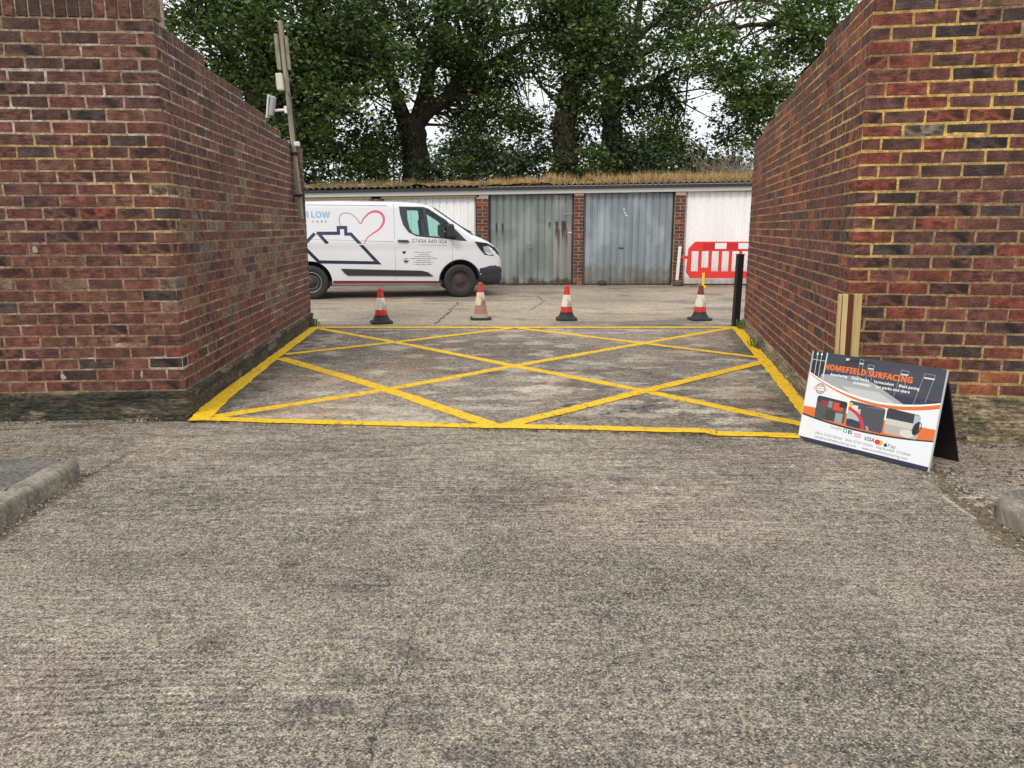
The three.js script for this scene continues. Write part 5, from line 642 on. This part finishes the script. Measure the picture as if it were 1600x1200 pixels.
function foliage(name, parent, masses, seed, tones, size, per, spread, gap = 0.47, limbs = []) {
  const r = rng(seed), leaves = [], twigs = [];
  for (const { c, rx, ry, rz, n } of masses) for (let i = 0; i < n; i++) {
    let x, y, z; do { x = r() * 2 - 1; y = r() * 2 - 1; z = r() * 2 - 1; } while (x * x + y * y + z * z > 1);
    const p = new THREE.Vector3(c.x + x * rx, c.y + y * ry, c.z + z * rz); if (vn3(p.x * 0.85 + seed, p.y * 0.95, p.z * 0.85) < gap) continue;
    const tone = tones[Math.floor(r() * tones.length)], tilt = (r() - 0.5) * 0.7, az = r() * 6.283, k = per * (0.6 + 0.8 * r());
    for (let j = 0; j < k; j++) { const a = gauss(r) * spread * 1.25, b = gauss(r) * spread * 0.62, e = gauss(r) * spread * 1.25; leaves.push([p.x + a, p.y + b - 0.2 * Math.hypot(a, e), p.z + e, size * (0.4 + 1.05 * r()), r() < 0.2 ? tones[Math.floor(r() * tones.length)] : tone, 0.75 + 0.5 * r()]); }
    if (limbs.length && r() < 0.42) { let best = null, bd = 99; for (let q = 0; q < 10; q++) { const l = limbs[Math.floor(r() * limbs.length)], w = l.getPoint(r()), d = w.distanceTo(p); if (d < bd) { bd = d; best = w; } } if (bd < 3.4 && bd > 0.3) { const m = best.clone().lerp(p, 0.5).add(new THREE.Vector3(gauss(r) * 0.15, 0.12 * bd * r(), gauss(r) * 0.15)); twigs.push(tapered([best, m, p], 0.012 + 0.011 * bd, 0.005, 5, 4)); } }
  }
  const m = new THREE.InstancedMesh(leafShape, leafMat, leaves.length), q = new THREE.Quaternion(), e = new THREE.Euler(), mt = new THREE.Matrix4(), v = new THREE.Vector3(), s = new THREE.Vector3(), col = new THREE.Color();
  leaves.forEach(([x, y, z, sz, t, k], i) => { e.set((r() - 0.35) * 1.7, r() * 6.283, (r() - 0.5) * 1.5, 'YXZ'); q.setFromEuler(e); m.setMatrixAt(i, mt.compose(v.set(x, y, z), q, s.set(sz, sz, sz))); m.setColorAt(i, col.setRGB(t[0] * k, t[1] * k, t[2] * k)); });
  m.name = name; m.userData.kind = 'stuff'; m.castShadow = m.receiveShadow = true; parent.add(m);
  if (twigs.length) { const w = mesh('twigs', mergeGeometries(twigs, false), bark, parent); w.userData.kind = 'stuff'; }
  return leaves.length;
}
let leafCount = 0;
const dark = [[0.042, 0.09, 0.013], [0.066, 0.128, 0.018], [0.092, 0.162, 0.023], [0.12, 0.195, 0.028]], bright = [[0.15, 0.225, 0.034], [0.18, 0.25, 0.04], [0.125, 0.2, 0.03]], ivy = [[0.012, 0.03, 0.01], [0.02, 0.042, 0.014]];
function tree(label, z, trunk, limbs, masses, o) {
  const base = at(...trunk[0], z), t = thing('tree', label, 'tree', [base.x, bankY(base.x, z) - 0.15, z], 0, o.group), L = (p, dz = 0) => { const q = at(p[0], p[1], z + dz + (p[2] ?? 0)); return q.sub(t.position); };
  const tp = trunk.map((p) => L(p)); tp[0].y = 0; const flare = tapered(tp, o.r, o.r * 0.72, 18, 12, 0.16, o.seed); mesh('trunk', flare, bark, t);
  const curves = [];
  limbs.forEach((l, i) => { const pts = l.p.map((p) => L(p)); mesh('limb', tapered(pts, l.r, l.e ?? l.r * 0.3, 16, 8, 0.12, o.seed + i), bark, t); curves.push(new THREE.CatmullRomCurve3(pts)); });
  const r = rng(o.seed * 7 + 1);
  const ms = masses.map(([u, v, dz, ru, rv, rz, n]) => { const c = at(u, v, z + dz), k = -(z + dz) / FOCAL; return { c: c.sub(t.position), rx: ru * k, ry: rv * k, rz, n: Math.round(n * (o.den ?? 1.12)) }; });
  leafCount += foliage('crown', t, ms, o.seed, o.tones ?? dark, o.size ?? 0.125, o.per ?? 30, o.spread ?? 0.38, o.gap ?? 0.458, curves);
  if (o.ivy) leafCount += foliage('ivy', t, tp.slice(0, -1).map((p, i) => ({ c: p.clone().lerp(tp[i + 1], 0.5), rx: o.r * 1.25, ry: Math.max(0.4, (tp[i + 1].y - p.y) * 0.6), rz: o.r * 1.25, n: o.ivy })), o.seed + 5, ivy, 0.11, 14, 0.2, 0.3);
  return t;
}
// the forked tree above the van
tree('forked tree with a bare brown trunk standing above the van', -27, [[648, 285], [650, 240], [646, 205], [640, 180]], [
  { p: [[636, 200], [628, 178], [610, 120], [600, 60], [596, -30]], r: 0.3 }, { p: [[645, 200], [668, 172], [690, 160], [722, 128], [770, 98], [830, 60]], r: 0.32 }, { p: [[655, 182], [664, 150], [672, 100], [684, 40], [690, -40]], r: 0.34 }, { p: [[700, 145], [720, 110], [745, 55], [760, -20]], r: 0.14 }, { p: [[612, 130], [580, 100], [540, 70]], r: 0.12 }, { p: [[672, 110], [720, 62], [800, 44], [870, 34]], r: 0.13 }, { p: [[668, 90], [640, 40], [630, -20]], r: 0.1 }],
  [[560, 40, 0, 90, 70, 2.2, 150], [520, 110, -0.6, 70, 60, 1.8, 120], [570, 165, 0.3, 60, 50, 1.5, 90], [700, 40, 0.4, 80, 55, 2.2, 140], [770, 90, 0, 70, 50, 1.8, 110], [800, 150, 0.5, 50, 50, 1.4, 75], [740, 140, -0.4, 40, 40, 1.2, 30], [620, -60, 0, 190, 50, 3, 160], [660, 110, 1.2, 40, 50, 1, 26], [760, 10, -1, 60, 40, 1.5, 70], [600, 100, -1.4, 50, 60, 1, 46], [790, 215, 0.6, 34, 34, 1, 34], [735, 215, 0.4, 34, 26, 1, 26], [735, 175, -1.2, 46, 34, 1.2, 52], [700, 110, -1.4, 46, 46, 1.2, 40], [830, 185, 0.2, 40, 46, 1.2, 60], [600, 210, 0.4, 40, 40, 1, 50]], { r: 0.52, seed: 101 });
// the ivy clad pair in the middle
tree('ivy clad tree leaning above the two grey garage doors', -26, [[884, 285], [884, 235], [882, 190], [890, 140], [905, 105]], [
  { p: [[890, 140], [912, 105], [915, 60], [905, -30]], r: 0.24 }, { p: [[900, 118], [935, 70], [960, 20], [985, -40]], r: 0.17 }, { p: [[905, 60], [860, 44], [800, 52], [750, 60]], r: 0.14 }, { p: [[886, 170], [850, 140], [830, 110]], r: 0.08 }, { p: [[920, 50], [935, 20], [940, -40]], r: 0.1 }],
  [[870, 20, 0, 80, 50, 2, 110], [930, 40, 0.3, 70, 60, 1.8, 120], [850, 110, -0.6, 50, 46, 1.6, 70], [920, 120, 0.8, 40, 60, 1, 70], [900, 190, -0.8, 40, 40, 1.2, 46], [900, -60, 0, 150, 50, 2.5, 120], [965, 90, 0.5, 50, 50, 1.4, 70]], { r: 0.42, seed: 202, ivy: 34 });
tree('broad tree with an arching limb growing behind the ivy clad one', -29, [[957, 285], [957, 220], [954, 175], [960, 120]], [
  { p: [[955, 165], [975, 145], [1020, 138], [1050, 150], [1070, 175]], r: 0.2 }, { p: [[960, 125], [990, 70], [1000, 0], [1005, -50]], r: 0.24 }, { p: [[962, 118], [1010, 80], [1080, 52], [1150, 36]], r: 0.18 }, { p: [[995, 60], [1040, 20], [1090, -20]], r: 0.12 }, { p: [[1010, 140], [1050, 110], [1110, 100]], r: 0.1 }],
  [[1010, 40, 0, 80, 60, 2.2, 130], [1060, 100, 0.4, 60, 50, 1.8, 100], [1080, 165, 0.2, 60, 50, 1.6, 90], [1100, 30, 0, 70, 36, 2, 90], [1000, 150, -0.6, 46, 40, 1.4, 40], [1020, 230, 0.6, 60, 40, 1.3, 60], [1040, -50, 0, 130, 40, 2.5, 100], [1120, 200, 0.6, 50, 50, 1.5, 70], [940, 200, 0.3, 30, 46, 1, 40], [1070, 215, 0.3, 50, 40, 1.2, 70], [990, 190, 0.2, 40, 40, 1.2, 46], [1130, 140, 0.2, 40, 50, 1.2, 56]], { r: 0.42, seed: 303, ivy: 30, tones: [...dark, bright[0]] });
// the dense tree rising over the left wall
tree('dense leafy tree rising over the wall with the camera pole', -24.5, [[400, 300], [398, 220], [404, 140], [410, 60]], [
  { p: [[402, 160], [370, 100], [330, 60], [290, 20]], r: 0.2 }, { p: [[404, 130], [450, 80], [490, 30], [510, -20]], r: 0.2 }, { p: [[408, 70], [412, 10], [410, -60]], r: 0.24 }, { p: [[400, 200], [450, 170], [510, 160]], r: 0.12 }],
  [[330, 30, 0, 90, 60, 2.4, 150], [440, 60, 0.4, 90, 70, 2.2, 210], [500, 140, 0.3, 70, 60, 1.8, 150], [420, 150, -0.3, 70, 60, 1.8, 120], [520, 40, 0, 70, 60, 2, 130], [540, 200, 0.5, 70, 50, 1.6, 130], [350, 120, -0.5, 60, 40, 1.5, 70], [470, 220, 0.2, 60, 50, 1.6, 110], [400, -60, 0, 190, 50, 3, 170], [600, 110, 0.2, 40, 60, 1.2, 60]], { r: 0.45, seed: 404, gap: 0.4, tones: [...dark, bright[2]] });
// the open tree on the right
tree('open crowned tree reaching over the wall with yellow mortar', -25, [[1330, 330], [1326, 240], [1318, 160], [1310, 90]], [
  { p: [[1318, 160], [1270, 148], [1220, 150], [1180, 158], [1140, 150]], r: 0.17 }, { p: [[1312, 110], [1280, 70], [1240, 40], [1190, 38], [1130, 46]], r: 0.15 }, { p: [[1310, 90], [1300, 30], [1296, -40]], r: 0.2 }, { p: [[1290, 80], [1250, 10], [1230, -40]], r: 0.1 }, { p: [[1300, 60], [1220, 10], [1150, 0], [1090, 20]], r: 0.1 }],
  [[1170, 30, 0, 60, 40, 1.8, 62], [1240, 60, 0.2, 60, 46, 1.8, 84], [1150, 130, 0.3, 50, 40, 1.5, 76], [1200, 160, 0.2, 50, 36, 1.5, 70], [1290, 20, 0, 70, 50, 2, 80], [1160, 190, 0.6, 44, 36, 1.2, 70], [1250, 120, -0.4, 50, 40, 1.4, 56], [1110, 80, 0.4, 40, 40, 1.2, 50], [1250, -50, 0, 130, 40, 2.5, 80]], { r: 0.38, seed: 505, gap: 0.475, spread: 0.34, tones: [dark[2], dark[3], dark[1], bright[2]] });
// paler trees farther off, seen through the gaps
for (const [u, v, z, ru, rv, n, s, w] of [[735, 235, -44, 50, 36, 60, 1, 'beyond the fork above the van'], [790, 250, -40, 60, 34, 70, 2, 'between the forked and the ivy clad trunks'], [600, 230, -42, 60, 44, 80, 3, 'behind the shrubs above the van logo'], [1080, 262, -46, 90, 24, 80, 4, 'behind the bare grey thicket'], [990, 250, -43, 60, 30, 60, 5, 'behind the broad arching tree'], [660, 245, -48, 40, 30, 40, 6, 'behind the forked trunk itself']]) {
  const c = at(u, v, z), gy = bankY(c.x, z), t = thing('distant_tree', `paler distant tree ${w}`, 'tree', [c.x, gy - 0.1, z], 0, 'distant trees'), k = -z / FOCAL, h = c.y - gy;
  mesh('trunk', tapered([new THREE.Vector3(0, 0, 0), new THREE.Vector3(0.1, h * 0.6, 0), new THREE.Vector3(0, h * 1.2, 0.1)], 0.2, 0.06, 8, 7), bark, t);
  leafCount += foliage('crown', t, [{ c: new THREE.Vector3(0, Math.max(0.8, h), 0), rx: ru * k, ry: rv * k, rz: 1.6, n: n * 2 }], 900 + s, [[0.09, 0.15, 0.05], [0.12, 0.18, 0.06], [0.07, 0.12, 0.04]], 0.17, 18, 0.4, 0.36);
}
// undergrowth: separate dark shrubs along the bank
const shrubs = [[490, 262, -24.6, 50, 34], [560, 255, -25, 60, 40], [520, 225, -26, 60, 40], [615, 262, -25.4, 40, 30], [595, 225, -27.5, 44, 36], [705, 265, -25.6, 44, 24], [730, 235, -26, 40, 36], [800, 262, -25.2, 46, 30], [850, 248, -25.6, 50, 36], [910, 262, -24.8, 56, 32], [975, 250, -25.6, 60, 36], [1030, 268, -24.8, 60, 22], [1090, 262, -25.4, 50, 26], [1010, 225, -26.5, 50, 36], [1150, 205, -26.5, 50, 36], [660, 268, -25.2, 36, 18], [930, 222, -26.4, 50, 30], [460, 240, -26, 40, 40], [760, 268, -24.8, 36, 20]];
const spots = [[500, 'near the camera pole'], [575, 'above the logo of the van'], [640, 'touching the forked trunk'], [718, 'behind the cab of the van'], [780, 'above the orange brick pier'], [862, 'above the rust dripped grey door'], [920, 'at the foot of the ivy clad trunk'], [985, 'at the foot of the broad arching tree'], [1060, 'above the brick pier next to the white plank'], [1600, 'close to the bare grey thicket']];
const shrubLabel = (u, z, i) => `${i % 4 === 1 ? 'mid green' : 'dark green'} ${z < -25.8 ? 'tall rear' : z < -25.3 ? 'middling' : 'low front'} shrub ${spots.find(([m]) => u < m)[1]}`;
shrubs.forEach(([u, v, z, ru, rv], i) => { const c = at(u, v, z), gy = bankY(c.x, z), k = -z / FOCAL, h = Math.max(0.35, c.y - gy), t = thing('shrub', shrubLabel(u, z, i), 'shrub', [c.x, gy - 0.05, z], 0, 'undergrowth shrubs');
  for (let q = 0; q < 3; q++) mesh('stem', tapered([new THREE.Vector3((q - 1) * 0.08, 0, 0), new THREE.Vector3((q - 1) * 0.2, h * 0.6, 0.05 * q), new THREE.Vector3((q - 1) * 0.45, h * 1.3, 0.1)], 0.03, 0.01, 6, 5), bark, t);
  leafCount += foliage('foliage', t, [{ c: new THREE.Vector3(0, h, 0), rx: ru * k, ry: Math.max(rv * k, h * 0.9), rz: 0.9, n: Math.round(ru * rv * 0.055) }], 600 + i, i % 4 === 1 ? [...dark, bright[2]] : [...ivy, dark[0], dark[1]], 0.115, 20, 0.26, 0.3); });
{ // the leafless thicket at the right
  const z = -24.6, c = at(1135, 240, z), gy = bankY(c.x, z), t = thing('bare_thicket', 'tangle of bare grey twigs above the dry grass next to the wall', 'shrub', [c.x, gy, z]), r = rng(31), gs = [];
  for (let i = 0; i < 240; i++) { let p = new THREE.Vector3((r() - 0.5) * 2.0, 0.05, (r() - 0.5) * 0.8), d = new THREE.Vector3(gauss(r) * 0.5, 0.9, gauss(r) * 0.4).normalize(); const pts = [p.clone()]; for (let k = 0; k < 6; k++) { p = p.clone().addScaledVector(d, 0.16 + r() * 0.14); pts.push(p); d.add(new THREE.Vector3(gauss(r) * 0.5, -0.16 + gauss(r) * 0.4, gauss(r) * 0.4)).normalize(); } gs.push(tapered(pts, 0.009 + r() * 0.006, 0.003, 10, 4)); }
  mesh('twigs', mergeGeometries(gs, false), std({ color: lin(0.34, 0.29, 0.23), roughness: 0.9 }), t).userData.kind = 'stuff';
}
// ---------------------------------------------------------------- grass and litter on the roof and the bank edge
{
  const r = rng(808), blades = [], add = (x, y, z, h, c, lean) => blades.push([x, y, z, h, c, lean]), straw = [[0.5, 0.34, 0.15], [0.58, 0.42, 0.21], [0.42, 0.26, 0.1]], green = [[0.1, 0.15, 0.03], [0.16, 0.18, 0.05]], roofY = (x, z) => topAt(x) + 0.205 + (GZ + 0.24 - z) / 5.2 * 0.26;
  for (let i = 0; i < 34000; i++) { const x = lerp(-5.8, 7.4, r()), z = lerp(-19.35, -23.6, r() ** 1.5), den = fbm(x * 1.1 + 3, z * 1.4, 3), want = x > 1.6 ? 0.36 : x > -0.6 ? 0.42 : x > -2.6 ? 0.6 : 0.5; if (den < want) continue; const patch = vn(x * 2.3, z * 2.3), k = x > 1.2 ? 1.05 : 0.8; add(x, roofY(x, z), z, (0.08 + 0.26 * r() * r() + 0.2 * patch * patch) * k, (x < -3 && r() < 0.4) || r() < 0.1 ? green[Math.floor(r() * 2)] : straw[Math.floor(r() * 3)].map((q) => x < -0.6 ? q * 0.5 : q * 0.9), 0.7); }
  for (let i = 0; i < 700; i++) { const cl = [[0.92, -19.8], [0.98, -20.0], [2.0, -20.5]][i % 3]; add(cl[0] + gauss(r) * 0.05, roofY(cl[0], cl[1]), cl[1] + gauss(r) * 0.05, 0.2 + 0.16 * r(), straw[i % 3], 0.8); }
  for (let i = 0; i < 16000; i++) { const x = lerp(-9, 10, r()), z = lerp(-23.8, -26.5, r()); if (fbm(x * 0.8 + 30, z, 3) < 0.42) continue; add(x, bankY(x, z), z, 0.18 + 0.35 * r(), r() < 0.6 ? green[Math.floor(r() * 2)] : straw[Math.floor(r() * 3)], 0.6); }
  const g = new THREE.BufferGeometry(); g.setAttribute('position', new THREE.Float32BufferAttribute([-0.5, 0, 0, 0.5, 0, 0, 0.3, 0.5, 0.08, -0.5, 0, 0, 0.3, 0.5, 0.08, -0.3, 0.5, 0.08, -0.3, 0.5, 0.08, 0.3, 0.5, 0.08, 0, 1, 0.3], 3)); g.computeVertexNormals();
  const m = new THREE.InstancedMesh(g, std({ color: lin(1, 1, 1), roughness: 0.9, side: THREE.DoubleSide }), blades.length), q = new THREE.Quaternion(), e = new THREE.Euler();
  blades.forEach(([x, y, z, h, c, l], i) => { e.set(gauss(r) * l, r() * 6.283, gauss(r) * l, 'XYZ'); q.setFromEuler(e); m.setMatrixAt(i, new THREE.Matrix4().compose(new THREE.Vector3(x, y - 0.02, z), q, new THREE.Vector3(0.012 + 0.008 * r(), h, h))); const k = 0.8 + 0.4 * r(); m.setColorAt(i, lin(c[0] * k, c[1] * k, c[2] * k)); });
  m.name = 'dry_grass'; m.userData.kind = 'stuff'; tag(m, 'straw coloured dry grass growing along the garage roofs', 'grass'); m.castShadow = m.receiveShadow = true; scene.add(m);
  // a thin mat of moss and litter on the sheets
  const mat = grid(220, 24, (a, b) => { const x = lerp(-5.9, 9, a), z = lerp(-19.3, -24.0, b); return [x, roofY(x, z) - 0.03 + (x < 1 ? 0.3 : 0.16) * (fbm(x * 1.6, z * 2.2, 4) - 0.4) + 0.05 * sst(b, 0, 0.15), z, x, z]; });
  const lt = texture(256, 256, (u, v, o) => { const n = vn(u * 120, v * 120), b = fbm(u * 10, v * 10, 3), t = 0.7 + n * 0.6; const q = sst(fbm(u * 22 + 3, v * 22, 3), 0.45, 0.6); o[0] = lerp(96, 148, q) * t; o[1] = lerp(78, 108, q) * t; o[2] = lerp(48, 64, q) * t; o[3] = n; }); lt.map.repeat.set(0.5, 0.5);
  const lm = mesh('leaf_litter', mat, std({ map: lt.map, roughness: 1, side: THREE.DoubleSide })); lm.userData.kind = 'stuff'; tag(lm, 'brown moss and leaf litter lying on the corrugated roof', 'leaf litter');
}
// weeds rooted where the walls meet the yard
for (const [x, z, n, label, s] of [[3.2, -10.62, 70, 'small green weeds at the foot of the black gate post', 1], [-2.83, -10.9, 50, 'small green weeds at the far foot of the dark brick wall', 2], [2.86, -8.9, 40, 'tuft of weeds along the yellow line under the red brick wall', 3]]) {
  const r = rng(70 + s), gs = []; for (let i = 0; i < n; i++) { const a = r() * 6.283, h = 0.03 + 0.09 * r(), l = 0.03 + 0.06 * r(), ox = gauss(r) * 0.05, oz = gauss(r) * 0.16, g = new THREE.BufferGeometry(), w = 0.006 + 0.008 * r(), ca = Math.cos(a), sa = Math.sin(a); g.setAttribute('position', new THREE.Float32BufferAttribute([ox - sa * w * 0.3, 0, oz + ca * w * 0.3, ox + sa * w * 0.3, 0, oz - ca * w * 0.3, ox + ca * l * 0.6 + sa * w, h, oz + sa * l * 0.6 - ca * w, ox - sa * w * 0.3, 0, oz + ca * w * 0.3, ox + ca * l * 0.6 + sa * w, h, oz + sa * l * 0.6 - ca * w, ox + ca * l * 0.6 - sa * w, h, oz + sa * l * 0.6 + ca * w, ox + ca * l * 0.6 - sa * w, h, oz + sa * l * 0.6 + ca * w, ox + ca * l * 0.6 + sa * w, h, oz + sa * l * 0.6 - ca * w, ox + ca * l * 1.1, h * 0.9, oz + sa * l * 1.1], 3)); g.computeVertexNormals(); gs.push(g); }
  const m = mesh('weed', mergeGeometries(gs, false), std({ color: lin(0.1, 0.15, 0.04), roughness: 0.8, side: THREE.DoubleSide })); m.position.set(x, SLAB_Y, z); tag(m, label, 'weed');
}

renderer.render(scene, camera);
